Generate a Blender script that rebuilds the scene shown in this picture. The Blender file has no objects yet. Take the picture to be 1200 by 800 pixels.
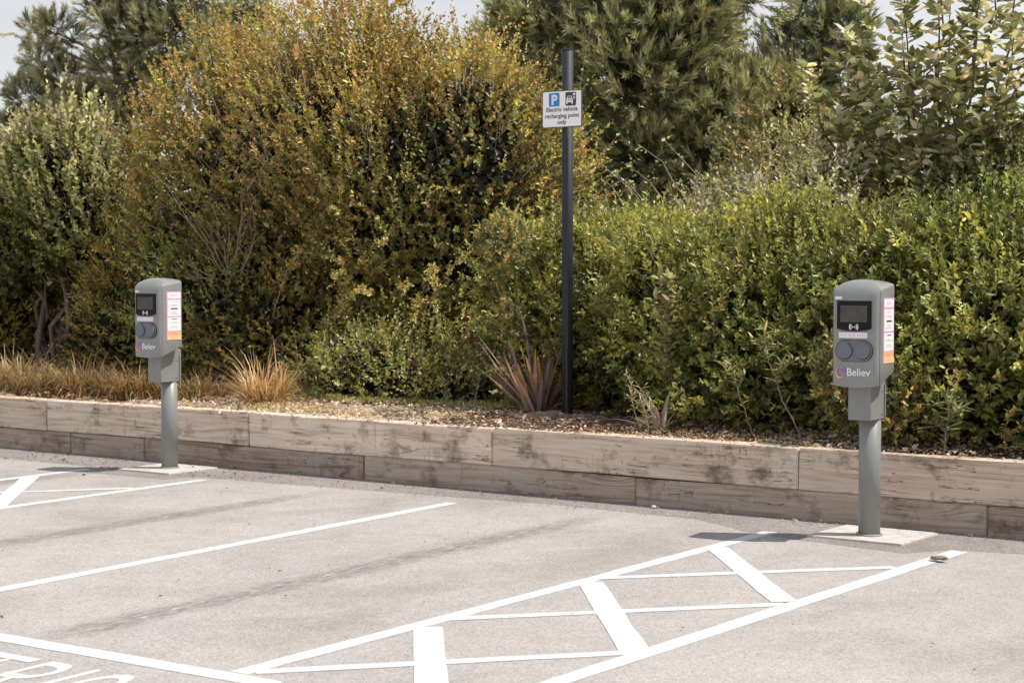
import bpy, math, random
import numpy as np
from mathutils import Vector, Matrix, noise as mnoise

random.seed(7)
sc = bpy.context.scene
COL = sc.collection
PI = math.pi
R = math.radians

# ------------------------------------------------------------------ materials
def new_mat(name):
    m = bpy.data.materials.new(name); m.use_nodes = True
    nt = m.node_tree; nt.nodes.clear()
    out = nt.nodes.new('ShaderNodeOutputMaterial')
    return m, nt, out

def N(nt, t, **kw):
    n = nt.nodes.new(t)
    for k, v in kw.items():
        if k.startswith('_'): setattr(n, k[1:], v)
        else: n.inputs[k.replace('__', ' ')].default_value = v
    return n

def ramp(nt, stops, interp='LINEAR'):
    n = nt.nodes.new('ShaderNodeValToRGB'); cr = n.color_ramp; cr.interpolation = interp
    while len(cr.elements) < len(stops): cr.elements.new(0.5)
    for e, (p, c) in zip(cr.elements, stops):
        e.position = p; e.color = (c[0], c[1], c[2], 1) if not isinstance(c, (int, float)) else (c, c, c, 1)
    return n

def math_n(nt, op, a, b=None, c=None, clamp=False):
    n = nt.nodes.new('ShaderNodeMath'); n.operation = op; n.use_clamp = clamp
    for i, v in enumerate((a, b, c)):
        if v is None: continue
        if isinstance(v, (int, float)): n.inputs[i].default_value = v
        else: nt.links.new(v, n.inputs[i])
    return n.outputs[0]

def mixc(nt, fac, a, b, mode='MIX'):
    n = nt.nodes.new('ShaderNodeMix'); n.data_type = 'RGBA'; n.blend_type = mode
    for s, v in ((n.inputs[0], fac), (n.inputs[6], a), (n.inputs[7], b)):
        if isinstance(v, (int, float)): s.default_value = v
        elif isinstance(v, tuple): s.default_value = (v[0], v[1], v[2], 1)
        else: nt.links.new(v, s)
    return n.outputs[2]

def mapping(nt, src, scale=(1, 1, 1), loc=(0, 0, 0)):
    n = nt.nodes.new('ShaderNodeMapping'); n.inputs['Scale'].default_value = scale
    n.inputs['Location'].default_value = loc
    nt.links.new(src, n.inputs[0]); return n.outputs[0]

def noise_n(nt, vec, scale, detail=3, rough=.55):
    n = nt.nodes.new('ShaderNodeTexNoise'); n.inputs['Scale'].default_value = scale
    n.inputs['Detail'].default_value = detail; n.inputs['Roughness'].default_value = rough
    nt.links.new(vec, n.inputs['Vector']); return n.outputs['Fac']

def simple_mat(name, col, rough=.5, metal=0., var=.06, bump=.0, scale=30., coat=0., spec=.5):
    """paint / plastic with slight mottling so that no surface is flat"""
    m, nt, out = new_mat(name)
    tc = nt.nodes.new('ShaderNodeTexCoord')
    b = N(nt, 'ShaderNodeBsdfPrincipled', Roughness=rough, Metallic=metal)
    b.inputs['Coat Weight'].default_value = coat
    b.inputs['Specular IOR Level'].default_value = spec
    f = noise_n(nt, tc.outputs['Object'], scale, 5, .65)
    lo = tuple(c * (1 - var) for c in col); hi = tuple(min(1, c * (1 + var)) for c in col)
    r = ramp(nt, [(.3, lo), (.7, hi)]); nt.links.new(f, r.inputs[0])
    nt.links.new(r.outputs[0], b.inputs['Base Color'])
    rr = ramp(nt, [(.3, max(0, rough - .07)), (.7, min(1, rough + .09))]); nt.links.new(f, rr.inputs[0])
    nt.links.new(rr.outputs[0], b.inputs['Roughness'])
    if bump:
        bp = N(nt, 'ShaderNodeBump', Strength=bump, Distance=.004)
        nt.links.new(f, bp.inputs['Height']); nt.links.new(bp.outputs[0], b.inputs['Normal'])
    nt.links.new(b.outputs[0], out.inputs[0])
    return m

def leaf_mat(name, trans=.35, rough=.5, spec=.35, gain=1., blue=1.02):
    m, nt, out = new_mat(name)
    a = nt.nodes.new('ShaderNodeAttribute'); a.attribute_name = 'tint'
    b = N(nt, 'ShaderNodeBsdfPrincipled', Roughness=rough)
    b.inputs['Specular IOR Level'].default_value = spec
    acol = mixc(nt, 1., a.outputs['Color'], (gain, gain, gain * blue), 'MULTIPLY')
    nt.links.new(acol, b.inputs['Base Color'])
    t = nt.nodes.new('ShaderNodeBsdfTranslucent')
    tcol = mixc(nt, .7, acol, (1.5, 1.4, .6), 'MULTIPLY')
    nt.links.new(tcol, t.inputs[0])
    mx = nt.nodes.new('ShaderNodeMixShader'); mx.inputs[0].default_value = trans
    nt.links.new(b.outputs[0], mx.inputs[1]); nt.links.new(t.outputs[0], mx.inputs[2])
    nt.links.new(mx.outputs[0], out.inputs[0])
    return m

def bark_mat(name, c1, c2, scale=9.):
    m, nt, out = new_mat(name)
    tc = nt.nodes.new('ShaderNodeTexCoord')
    v = mapping(nt, tc.outputs['Object'], (1, 1, .25))
    f = noise_n(nt, v, scale, 6, .7)
    r = ramp(nt, [(.3, c1), (.7, c2)]); nt.links.new(f, r.inputs[0])
    b = N(nt, 'ShaderNodeBsdfPrincipled', Roughness=.85)
    nt.links.new(r.outputs[0], b.inputs['Base Color'])
    bp = N(nt, 'ShaderNodeBump', Strength=.6, Distance=.01)
    nt.links.new(f, bp.inputs['Height']); nt.links.new(bp.outputs[0], b.inputs['Normal'])
    nt.links.new(b.outputs[0], out.inputs[0])
    return m

def asphalt_mat(name, base, dark, seams=True, speck=.8):
    m, nt, out = new_mat(name)
    tc = nt.nodes.new('ShaderNodeTexCoord'); P = tc.outputs['Object']
    b = N(nt, 'ShaderNodeBsdfPrincipled', Roughness=.85)
    b.inputs['Specular IOR Level'].default_value = .25
    fine = noise_n(nt, P, 120, 3, .75)
    vor = nt.nodes.new('ShaderNodeTexVoronoi'); vor.inputs['Scale'].default_value = 130
    nt.links.new(P, vor.inputs['Vector'])
    sep = nt.nodes.new('ShaderNodeSeparateColor'); nt.links.new(vor.outputs['Color'], sep.inputs[0])
    big = noise_n(nt, P, .55, 4, .6)
    mid = noise_n(nt, P, 4.5, 4, .6)
    rb = ramp(nt, [(.3, tuple(c * .9 for c in base)), (.7, tuple(min(1, c * 1.07) for c in base))])
    nt.links.new(big, rb.inputs[0])
    rm = ramp(nt, [(.3, (.93, .92, .92)), (.7, (1.05, 1.05, 1.05))]); nt.links.new(mid, rm.inputs[0])
    c = mixc(nt, 1., rb.outputs[0], rm.outputs[0], 'MULTIPLY')
    rs = ramp(nt, [(.0, 1 - .42 * speck), (.3, 1 - .1 * speck), (.7, 1.), (1., 1 + .28 * speck)]); nt.links.new(sep.outputs[0], rs.inputs[0])
    c = mixc(nt, 1., c, rs.outputs[0], 'MULTIPLY')
    rf = ramp(nt, [(.28, .72), (.5, 1.), (.75, 1.15)]); nt.links.new(fine, rf.inputs[0])
    c = mixc(nt, 1., c, rf.outputs[0], 'MULTIPLY')
    st0 = noise_n(nt, mapping(nt, P, (1, .6, 1), (7, 3, 0)), .9, 6, .68)
    rst = ramp(nt, [(.36, (.86, .84, .83)), (.5, (1, 1, 1)), (.7, (1.04, 1.04, 1.04))]); nt.links.new(st0, rst.inputs[0])
    c = mixc(nt, 1., c, rst.outputs[0], 'MULTIPLY')
    # odd dark chips and reddish stones
    v2 = nt.nodes.new('ShaderNodeTexVoronoi'); v2.inputs['Scale'].default_value = 42
    nt.links.new(P, v2.inputs['Vector'])
    s2 = nt.nodes.new('ShaderNodeSeparateColor'); nt.links.new(v2.outputs['Color'], s2.inputs[0])
    chip = math_n(nt, 'MULTIPLY', math_n(nt, 'GREATER_THAN', s2.outputs[1], .955), math_n(nt, 'LESS_THAN', v2.outputs['Distance'], .27))
    c = mixc(nt, math_n(nt, 'MULTIPLY', chip, .55), c, (dark[0], dark[1] * .9, dark[2] * .85))
    if seams:
        sx = nt.nodes.new('ShaderNodeSeparateXYZ'); nt.links.new(P, sx.inputs[0])
        wob = noise_n(nt, mapping(nt, P, (1, 1, 1)), 1.3, 5, .65)
        wob2 = noise_n(nt, P, 14, 3, .6)
        tot = None
        for x0 in (-6.06, -8.42, -10.85, -3.0 + 1.9):
            d = math_n(nt, 'SUBTRACT', sx.outputs[0], x0)
            d = math_n(nt, 'ADD', d, math_n(nt, 'MULTIPLY', math_n(nt, 'SUBTRACT', wob, .5), .11))
            d = math_n(nt, 'ADD', d, math_n(nt, 'MULTIPLY', math_n(nt, 'SUBTRACT', wob2, .5), .06))
            d = math_n(nt, 'ABSOLUTE', d)
            mr = N(nt, 'ShaderNodeMapRange'); mr.interpolation_type = 'SMOOTHSTEP'
            nt.links.new(d, mr.inputs[0])
            mr.inputs[1].default_value = .04; mr.inputs[2].default_value = .17
            mr.inputs[3].default_value = 1; mr.inputs[4].default_value = 0
            tot = mr.outputs[0] if tot is None else math_n(nt, 'MAXIMUM', tot, mr.outputs[0])
        # fades out towards the wall and before the aisle line
        fy = N(nt, 'ShaderNodeMapRange'); nt.links.new(sx.outputs[1], fy.inputs[0])
        fy.inputs[1].default_value = 10.25; fy.inputs[2].default_value = 9.4
        fy2 = N(nt, 'ShaderNodeMapRange'); nt.links.new(sx.outputs[1], fy2.inputs[0])
        fy2.inputs[1].default_value = 5.2; fy2.inputs[2].default_value = 5.6
        tot = math_n(nt, 'MULTIPLY', math_n(nt, 'MULTIPLY', tot, fy.outputs[0]), fy2.outputs[0])
        st = noise_n(nt, mapping(nt, P, (17, 3.2, 1)), 2.2, 6, .75)
        rr = ramp(nt, [(.40, 1.), (.60, .15)]); nt.links.new(st, rr.inputs[0])
        tot2 = math_n(nt, 'MULTIPLY', tot, rr.outputs[0])
        c = mixc(nt, math_n(nt, 'MULTIPLY', tot2, .85), c, dark)
        lt = math_n(nt, 'MULTIPLY', math_n(nt, 'MULTIPLY', tot, math_n(nt, 'GREATER_THAN', st, .60)), .6)
        c = mixc(nt, lt, c, tuple(min(1, q * 1.35) for q in base))
    nt.links.new(c, b.inputs['Base Color'])
    h = math_n(nt, 'ADD', fine, math_n(nt, 'MULTIPLY', vor.outputs['Distance'], -.8))
    bp = N(nt, 'ShaderNodeBump', Strength=.35, Distance=.004)
    nt.links.new(h, bp.inputs['Height']); nt.links.new(bp.outputs[0], b.inputs['Normal'])
    nt.links.new(b.outputs[0], out.inputs[0])
    return m

def paint_mat(name):
    m, nt, out = new_mat(name)
    tc = nt.nodes.new('ShaderNodeTexCoord'); P = tc.outputs['Object']
    b = N(nt, 'ShaderNodeBsdfPrincipled', Roughness=.7)
    f = noise_n(nt, P, 60, 5, .75); g = noise_n(nt, P, 6, 4, .65)
    s = math_n(nt, 'ADD', math_n(nt, 'MULTIPLY', f, .6), math_n(nt, 'MULTIPLY', g, .4))
    r = ramp(nt, [(.34, (.36, .34, .33)), (.43, (.58, .57, .56)), (.62, (.68, .67, .665))]); nt.links.new(s, r.inputs[0])
    nt.links.new(r.outputs[0], b.inputs['Base Color'])
    bp = N(nt, 'ShaderNodeBump', Strength=.3, Distance=.003)
    nt.links.new(f, bp.inputs['Height']); nt.links.new(bp.outputs[0], b.inputs['Normal'])
    nt.links.new(b.outputs[0], out.inputs[0])
    return m

def wood_mat(name, tone=1.):
    m, nt, out = new_mat(name)
    tc = nt.nodes.new('ShaderNodeTexCoord'); oi = nt.nodes.new('ShaderNodeObjectInfo')
    off = nt.nodes.new('ShaderNodeCombineXYZ')
    o1 = math_n(nt, 'MULTIPLY', oi.outputs['Random'], 57.)
    nt.links.new(o1, off.inputs[0]); nt.links.new(math_n(nt, 'MULTIPLY', oi.outputs['Random'], 23.), off.inputs[2])
    add = nt.nodes.new('ShaderNodeVectorMath'); add.operation = 'ADD'
    nt.links.new(tc.outputs['Object'], add.inputs[0]); nt.links.new(off.outputs[0], add.inputs[1])
    P = add.outputs[0]
    # knots
    vo = nt.nodes.new('ShaderNodeTexVoronoi'); vo.inputs['Scale'].default_value = 1.
    nt.links.new(mapping(nt, P, (.85, .4, 3.4)), vo.inputs['Vector'])
    kr = N(nt, 'ShaderNodeMapRange'); kr.interpolation_type = 'SMOOTHSTEP'
    nt.links.new(vo.outputs['Distance'], kr.inputs[0])
    kr.inputs[1].default_value = .36; kr.inputs[2].default_value = .0; kr.inputs[3].default_value = 0; kr.inputs[4].default_value = 1
    knot = kr.outputs[0]
    sx = nt.nodes.new('ShaderNodeSeparateXYZ'); nt.links.new(P, sx.inputs[0])
    warp = noise_n(nt, mapping(nt, P, (.35, .9, 2.)), 1.5, 3, .5)
    u = math_n(nt, 'ADD', math_n(nt, 'MULTIPLY', math_n(nt, 'ADD', sx.outputs[2], sx.outputs[1]), 26.), math_n(nt, 'MULTIPLY', warp, 4.5))
    u = math_n(nt, 'ADD', u, math_n(nt, 'MULTIPLY', knot, 5.))
    cv = nt.nodes.new('ShaderNodeCombineXYZ'); nt.links.new(u, cv.inputs[0])
    nt.links.new(math_n(nt, 'MULTIPLY', sx.outputs[0], .8), cv.inputs[1])
    grain = noise_n(nt, cv.outputs[0], 1.5, 3, .6)
    fib = noise_n(nt, mapping(nt, P, (3.5, 60, 150)), 1., 4, .7)
    patch = noise_n(nt, mapping(nt, P, (.8, 1, 1.8)), 1.3, 4, .6)
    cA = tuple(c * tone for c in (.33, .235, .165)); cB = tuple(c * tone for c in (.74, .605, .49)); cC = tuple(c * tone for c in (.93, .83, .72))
    r = ramp(nt, [(.36, cA), (.48, cB), (.64, cC)])
    mixv = math_n(nt, 'ADD', math_n(nt, 'MULTIPLY', grain, .5), math_n(nt, 'ADD', math_n(nt, 'MULTIPLY', fib, .22), math_n(nt, 'MULTIPLY', patch, .28)))
    nt.links.new(mixv, r.inputs[0])
    c = r.outputs[0]
    # knot hearts
    kh = N(nt, 'ShaderNodeMapRange'); nt.links.new(vo.outputs['Distance'], kh.inputs[0])
    kh.inputs[1].default_value = .18; kh.inputs[2].default_value = .03; kh.inputs[3].default_value = 0; kh.inputs[4].default_value = .9
    rings = math_n(nt, 'FRACT', math_n(nt, 'MULTIPLY', vo.outputs['Distance'], 28.))
    ringm = math_n(nt, 'MULTIPLY', kh.outputs[0], math_n(nt, 'ADD', math_n(nt, 'MULTIPLY', rings, .5), .5))
    c = mixc(nt, ringm, c, (.075, .05, .038))
    # splits: long and short checks
    sp = noise_n(nt, mapping(nt, P, (.33, 1, 6)), 1.5, 5, .62)
    spd = math_n(nt, 'ABSOLUTE', math_n(nt, 'SUBTRACT', sp, .5))
    spm = noise_n(nt, P, 2.1, 2, .5)
    spl = math_n(nt, 'MULTIPLY', math_n(nt, 'LESS_THAN', spd, .0042), math_n(nt, 'GREATER_THAN', spm, .52))
    c = mixc(nt, math_n(nt, 'MULTIPLY', spl, .8), c, (.06, .042, .03))
    # short upright checks and scuffs
    vs_ = noise_n(nt, mapping(nt, P, (5.5, 1, .9)), 1.7, 4, .6)
    vm = math_n(nt, 'MULTIPLY', math_n(nt, 'LESS_THAN', math_n(nt, 'ABSOLUTE', math_n(nt, 'SUBTRACT', vs_, .5)), .0035), math_n(nt, 'GREATER_THAN', noise_n(nt, P, 1.7, 2, .5), .6))
    c = mixc(nt, math_n(nt, 'MULTIPLY', vm, .7), c, (.07, .05, .035))
    # rust-coloured runs from fixings, dark damp blotches
    ru = noise_n(nt, mapping(nt, P, (7, 1, .7), (3, 0, 0)), 1.4, 4, .65)
    rr = ramp(nt, [(.62, 0.), (.70, .7)]); nt.links.new(ru, rr.inputs[0])
    c = mixc(nt, rr.outputs[0], c, (.36, .2, .11))
    dk = noise_n(nt, mapping(nt, P, (1.2, 1, 1.6), (0, 0, 5)), 2.4, 5, .7)
    rd = ramp(nt, [(.53, 0.), (.66, .8)]); nt.links.new(dk, rd.inputs[0])
    c = mixc(nt, rd.outputs[0], c, (.15, .11, .085))
    rt = ramp(nt, [(0., (.80, .78, .76)), (.5, (.95, .95, .95)), (1., (1.06, 1.03, 1.))]); nt.links.new(math_n(nt, 'FRACT', math_n(nt, 'MULTIPLY', oi.outputs['Random'], 7.3)), rt.inputs[0])
    c = mixc(nt, 1., c, rt.outputs[0], 'MULTIPLY')
    b = N(nt, 'ShaderNodeBsdfPrincipled', Roughness=.85)
    b.inputs['Specular IOR Level'].default_value = .2
    nt.links.new(c, b.inputs['Base Color'])
    h = math_n(nt, 'SUBTRACT', math_n(nt, 'ADD', grain, math_n(nt, 'MULTIPLY', fib, .6)), math_n(nt, 'MULTIPLY', spl, 1.2))
    bp = N(nt, 'ShaderNodeBump', Strength=.5, Distance=.008)
    nt.links.new(h, bp.inputs['Height']); nt.links.new(bp.outputs[0], b.inputs['Normal'])
    nt.links.new(b.outputs[0], out.inputs[0])
    return m

def soil_mat(name):
    m, nt, out = new_mat(name)
    tc = nt.nodes.new('ShaderNodeTexCoord'); P = tc.outputs['Object']
    sx = nt.nodes.new('ShaderNodeSeparateXYZ'); nt.links.new(P, sx.inputs[0])
    v = nt.nodes.new('ShaderNodeTexVoronoi'); v.inputs['Scale'].default_value = 38
    nt.links.new(mapping(nt, P, (1, 1.7, 1)), v.inputs['Vector'])
    s = nt.nodes.new('ShaderNodeSeparateColor'); nt.links.new(v.outputs['Color'], s.inputs[0])
    n1 = noise_n(nt, P, 2.2, 5, .65); n2 = noise_n(nt, P, 24, 5, .7)
    bark = ramp(nt, [(0, (.05, .032, .024)), (.5, (.16, .105, .08)), (.8, (.25, .19, .15)), (1, (.5, .42, .36))]); nt.links.new(s.outputs[0], bark.inputs[0])
    sand = ramp(nt, [(.3, (.30, .22, .165)), (.7, (.58, .48, .39))]); nt.links.new(n2, sand.inputs[0])
    # sandy on the left part, bark chips on the right
    g = N(nt, 'ShaderNodeMapRange'); nt.links.new(math_n(nt, 'ADD', sx.outputs[0], math_n(nt, 'MULTIPLY', n1, 2.2)), g.inputs[0])
    g.inputs[1].default_value = -7.0; g.inputs[2].default_value = -5.6
    c = mixc(nt, g.outputs[0], sand.outputs[0], bark.outputs[0])
    # dry grassy patches
    gr = noise_n(nt, mapping(nt, P, (1, 2.2, 1)), 1.6, 5, .7)
    rg = ramp(nt, [(.55, 0.), (.68, .6)]); nt.links.new(gr, rg.inputs[0])
    c = mixc(nt, math_n(nt, 'MULTIPLY', rg.outputs[0], math_n(nt, 'SUBTRACT', 1., g.outputs[0])), c, (.23, .2, .09))
    # farther back: rough grass
    fb = N(nt, 'ShaderNodeMapRange'); nt.links.new(sx.outputs[1], fb.inputs[0]); fb.inputs[1].default_value = 13; fb.inputs[2].default_value = 15
    c = mixc(nt, fb.outputs[0], c, (.13, .12, .06))
    b = N(nt, 'ShaderNodeBsdfPrincipled', Roughness=.95)
    b.inputs['Specular IOR Level'].default_value = .1
    nt.links.new(c, b.inputs['Base Color'])
    bp = N(nt, 'ShaderNodeBump', Strength=.8, Distance=.02)
    nt.links.new(math_n(nt, 'ADD', n2, v.outputs['Distance']), bp.inputs['Height']); nt.links.new(bp.outputs[0], b.inputs['Normal'])
    nt.links.new(b.outputs[0], out.inputs[0])
    return m

M = {}
M['asphalt'] = asphalt_mat('worn_asphalt', (.41, .388, .372), (.17, .135, .13))
M['asphalt_strip'] = asphalt_mat('patch_asphalt', (.30, .275, .26), (.16, .13, .12), seams=False, speck=1.25)
M['paint'] = paint_mat('line_paint')
M['concrete'] = simple_mat('pad_concrete', (.50, .47, .44), .9, var=.24, bump=.7, scale=11)
M['wood'] = wood_mat('weathered_sleeper', 1.0)
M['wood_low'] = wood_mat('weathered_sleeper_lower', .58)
M['soil'] = soil_mat('bed_soil')
M['leaf'] = leaf_mat('leaf', .32, .38, .55, 2.15, 1.3)
M['leaf_dry'] = leaf_mat('leaf_matt', .3, .7, .15, 1.45, 1.)
M['needle'] = leaf_mat('needle', .2, .6, .25, 2.0, 1.2)
M['blade'] = leaf_mat('blade', .25, .5, .3, 1.35)
M['bark_grey'] = bark_mat('bark_grey', (.10, .08, .065), (.27, .22, .18))
M['bark_pale'] = bark_mat('twig_pale', (.26, .20, .15), (.50, .42, .34))
M['bark_red'] = bark_mat('twig_red', (.10, .05, .035), (.24, .13, .09))
M['bark_pine'] = bark_mat('bark_pine', (.07, .05, .04), (.22, .15, .11))
M['grey'] = simple_mat('charger_grey', (.25, .262, .256), .33, var=.06, scale=18, coat=.35)
M['grey_pole'] = simple_mat('post_grey', (.24, .246, .238), .42, var=.08, scale=8)
M['socket'] = simple_mat('socket_grey', (.15, .170, .195), .5, var=.05)
M['seam_dark'] = simple_mat('shadow_gap', (.02, .02, .022), .6)
M['black'] = simple_mat('gloss_black', (.010, .010, .012), .2, var=.2, spec=.2)
M['screen'] = simple_mat('display_glass', (.085, .078, .07), .1, var=.3, scale=9, spec=.3)
M['white'] = simple_mat('print_white', (.82, .82, .84), .5, var=.03)
M['sticker'] = simple_mat('sticker_white', (.84, .82, .84), .45, var=.03)
M['pink'] = simple_mat('print_pink', (.74, .30, .56), .5, var=.03)
M['lilac'] = simple_mat('print_lilac', (.72, .60, .76), .5, var=.05)
M['orange'] = simple_mat('print_orange', (.86, .42, .22), .5, var=.05)
M['orange_pale'] = simple_mat('print_pale_orange', (.88, .56, .34), .5, var=.05)
M['ink'] = simple_mat('print_ink', (.04, .04, .045), .5)
M['ink_grey'] = simple_mat('print_grey', (.50, .49, .52), .5)
M['post_dark'] = simple_mat('post_dark', (.024, .028, .034), .55, var=.15, scale=9, spec=.35)
M['sign_white'] = simple_mat('sign_face', (.93, .93, .94), .35, var=.03, scale=6)
M['sign_edge'] = simple_mat('sign_edge', (.08, .08, .085), .5)
M['blue'] = simple_mat('sign_blue', (.02, .24, .60), .35, var=.04)
M['metal'] = simple_mat('galvanised', (.45, .46, .46), .4, metal=.8)
M['stone'] = simple_mat('stone', (.26, .19, .14), .9, var=.35, bump=.8, scale=40)

# ------------------------------------------------------------------ object helpers
def tag(o, label=None, cat=None, group=None, kind=None):
    if label: o['label'] = label
    if cat: o['category'] = cat
    if group: o['group'] = group
    if kind: o['kind'] = kind
    return o

def empty(name, loc, rz=0., label=None, cat=None, group=None):
    o = bpy.data.objects.new(name, None); COL.objects.link(o)
    o.location = loc; o.rotation_euler = (0, 0, rz); o.empty_display_size = .1
    return tag(o, label, cat, group)

def link(name, me, mat, parent=None, smooth=False):
    o = bpy.data.objects.new(name, me); COL.objects.link(o)
    if mat is not None: me.materials.append(mat)
    if parent is not None: o.parent = parent
    if smooth:
        me.polygons.foreach_set('use_smooth', [True] * len(me.polygons))
    return o

class MB:
    """collects faces into one mesh"""
    def __init__(s): s.v = []; s.f = []
    def add(s, vs, fs):
        k = len(s.v); s.v += [tuple(v) for v in vs]; s.f += [tuple(i + k for i in f) for f in fs]
    def box(s, x0, x1, y0, y1, z0, z1, b=0.):
        if b <= 0:
            s.add([(x0, y0, z0), (x1, y0, z0), (x1, y1, z0), (x0, y1, z0), (x0, y0, z1), (x1, y0, z1), (x1, y1, z1), (x0, y1, z1)],
                  [(0, 3, 2, 1), (4, 5, 6, 7), (0, 1, 5, 4), (1, 2, 6, 5), (2, 3, 7, 6), (3, 0, 4, 7)])
            return
        import bmesh
        bm = bmesh.new(); bmesh.ops.create_cube(bm, size=1)
        for v in bm.verts:
            v.co = Vector(((x0 + x1) / 2 + v.co.x * (x1 - x0), (y0 + y1) / 2 + v.co.y * (y1 - y0), (z0 + z1) / 2 + v.co.z * (z1 - z0)))
        bmesh.ops.bevel(bm, geom=bm.edges[:] , offset=b, segments=2, affect='EDGES', profile=.6)
        bm.verts.index_update()
        s.add([v.co[:] for v in bm.verts], [[v.index for v in f.verts] for f in bm.faces]); bm.free()
    def prism(s, pts, y0, y1):
        """outline in the XZ plane, y0 = front (towards -Y)"""
        n = len(pts)
        s.add([(p[0], y0, p[1]) for p in pts] + [(p[0], y1, p[1]) for p in pts],
              [tuple(range(n)), tuple(range(2 * n - 1, n - 1, -1))] + [(i, i + n, (i + 1) % n + n, (i + 1) % n) for i in range(n)])
    def tube(s, pts, radii, sides=8, caps=True):
        pts = [Vector(p) for p in pts]; k = len(s.v); n = len(pts)
        prev = None
        for i, p in enumerate(pts):
            t = (pts[min(i + 1, n - 1)] - pts[max(i - 1, 0)]).normalized()
            if prev is None:
                a = t.orthogonal().normalized()
            else:
                a = (prev - t * prev.dot(t)).normalized()
            prev = a; b = t.cross(a)
            for j in range(sides):
                q = 2 * PI * j / sides
                s.v.append(tuple(p + (a * math.cos(q) + b * math.sin(q)) * radii[i]))
        for i in range(n - 1):
            for j in range(sides):
                a0 = k + i * sides + j; a1 = k + i * sides + (j + 1) % sides
                s.f.append((a0, a1, a1 + sides, a0 + sides))
        if caps:
            s.f.append(tuple(k + j for j in reversed(range(sides))))
            s.f.append(tuple(k + (n - 1) * sides + j for j in range(sides)))
    def build(s, name, mat, parent=None, smooth=False):
        me = bpy.data.meshes.new(name); me.from_pydata(s.v, [], s.f); me.update()
        return link(name, me, mat, parent, smooth)

def disc_pts(cx, cz, r, n=32, sx=1., sz=1.):
    return [(cx + r * sx * math.cos(2 * PI * i / n), cz + r * sz * math.sin(2 * PI * i / n)) for i in range(n)]

def rrect(x0, x1, z0, z1, r, n=5):
    out = []
    for cx, cz, a in ((x1 - r, z1 - r, 0), (x0 + r, z1 - r, 90), (x0 + r, z0 + r, 180), (x1 - r, z0 + r, 270)):
        for i in range(n + 1):
            q = R(a + 90 * i / n); out.append((cx + r * math.cos(q), cz + r * math.sin(q)))
    return out

def text_mesh(name, body, size, mat, parent, loc, upright=True, align='LEFT', sx=1., offset=0., extrude=.0012, spacing=1., line=1.):
    cu = bpy.data.curves.new(name, 'FONT'); cu.body = body; cu.size = size; cu.align_x = align
    cu.offset = offset; cu.extrude = extrude; cu.resolution_u = 3; cu.space_character = spacing; cu.space_line = line
    tmp = bpy.data.objects.new(name, cu); COL.objects.link(tmp)
    dg = bpy.context.evaluated_depsgraph_get(); dg.update()
    me = bpy.data.meshes.new_from_object(tmp.evaluated_get(dg))
    bpy.data.objects.remove(tmp, do_unlink=True)
    me.transform(Matrix.Diagonal((sx, 1, 1, 1)))
    if upright: me.transform(Matrix.Rotation(R(90), 4, 'X'))
    me.transform(Matrix.Translation(loc))
    me.materials.clear()
    me.name = name
    return link(name, me, mat, parent)

# ------------------------------------------------------------------ foliage helpers (numpy)
def unit(a):
    return a / np.maximum(np.linalg.norm(a, axis=-1, keepdims=True), 1e-9)

class SNoise:
    """smooth pseudo noise from random sine waves, about -1..1"""
    def __init__(s, seed, freq, n=14):
        r = np.random.RandomState(seed)
        s.k = unit(r.normal(size=(n, 3))) * freq * r.uniform(.6, 1.9, (n, 1)); s.p = r.uniform(0, 6.28, n)
    def __call__(s, P):
        return np.sin(P @ s.k.T + s.p).sum(1) / math.sqrt(len(s.p)) * .9

VIEW = np.array([.62, -.75, .25]); VIEW = VIEW / np.linalg.norm(VIEW)     # the open side of the planting

def shoots(ells, dens, seed, amp=.12, freq=2.2, up=.6, rnd=.4, scale=1., zmin=.45, back=.3, p=2., keep_in=.86, amp2=.06):
    """points and directions on the lumpy surface of a union of ellipsoids"""
    rg = np.random.RandomState(seed); nz = SNoise(seed + 1, freq); nz2 = SNoise(seed + 2, freq * 3.3)
    PP, DD = [], []
    for i, (c, r) in enumerate(ells):
        c = np.array(c, float); r = np.array(r, float)
        area = 4 * PI * (((r[0] * r[1]) ** 1.6 + (r[0] * r[2]) ** 1.6 + (r[1] * r[2]) ** 1.6) / 3) ** (1 / 1.6)
        n = int(area * dens)
        if n < 1: continue
        d = unit(rg.normal(size=(n, 3)))
        q = d / (np.sum(np.abs(d) ** p, 1, keepdims=True) ** (1 / p))
        P0 = c + r * q
        k = scale * (1 + amp * nz(P0) / max(.5, r.mean()) + amp2 * nz2(P0) / max(.5, r.mean()))[:, None]
        P = c + r * q * k
        nrm = unit(np.sign(q) * np.abs(q) ** (p - 1) / r)
        ok = P[:, 2] > zmin
        for j, (c2, r2) in enumerate(ells):
            if j == i: continue
            v = (np.sum(np.abs((P - np.array(c2)) / (np.array(r2) * scale)) ** p, 1)) ** (1 / p)
            ok &= v > keep_in
        facing = nrm @ VIEW
        ok &= (facing > -.25) | (rg.rand(n) < back)
        P = P[ok]; nrm = nrm[ok]
        D = unit(nrm + np.array([0, 0, up]) + rnd * rg.normal(size=P.shape))
        PP.append(P); DD.append(D)
    return np.concatenate(PP), np.concatenate(DD)

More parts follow.
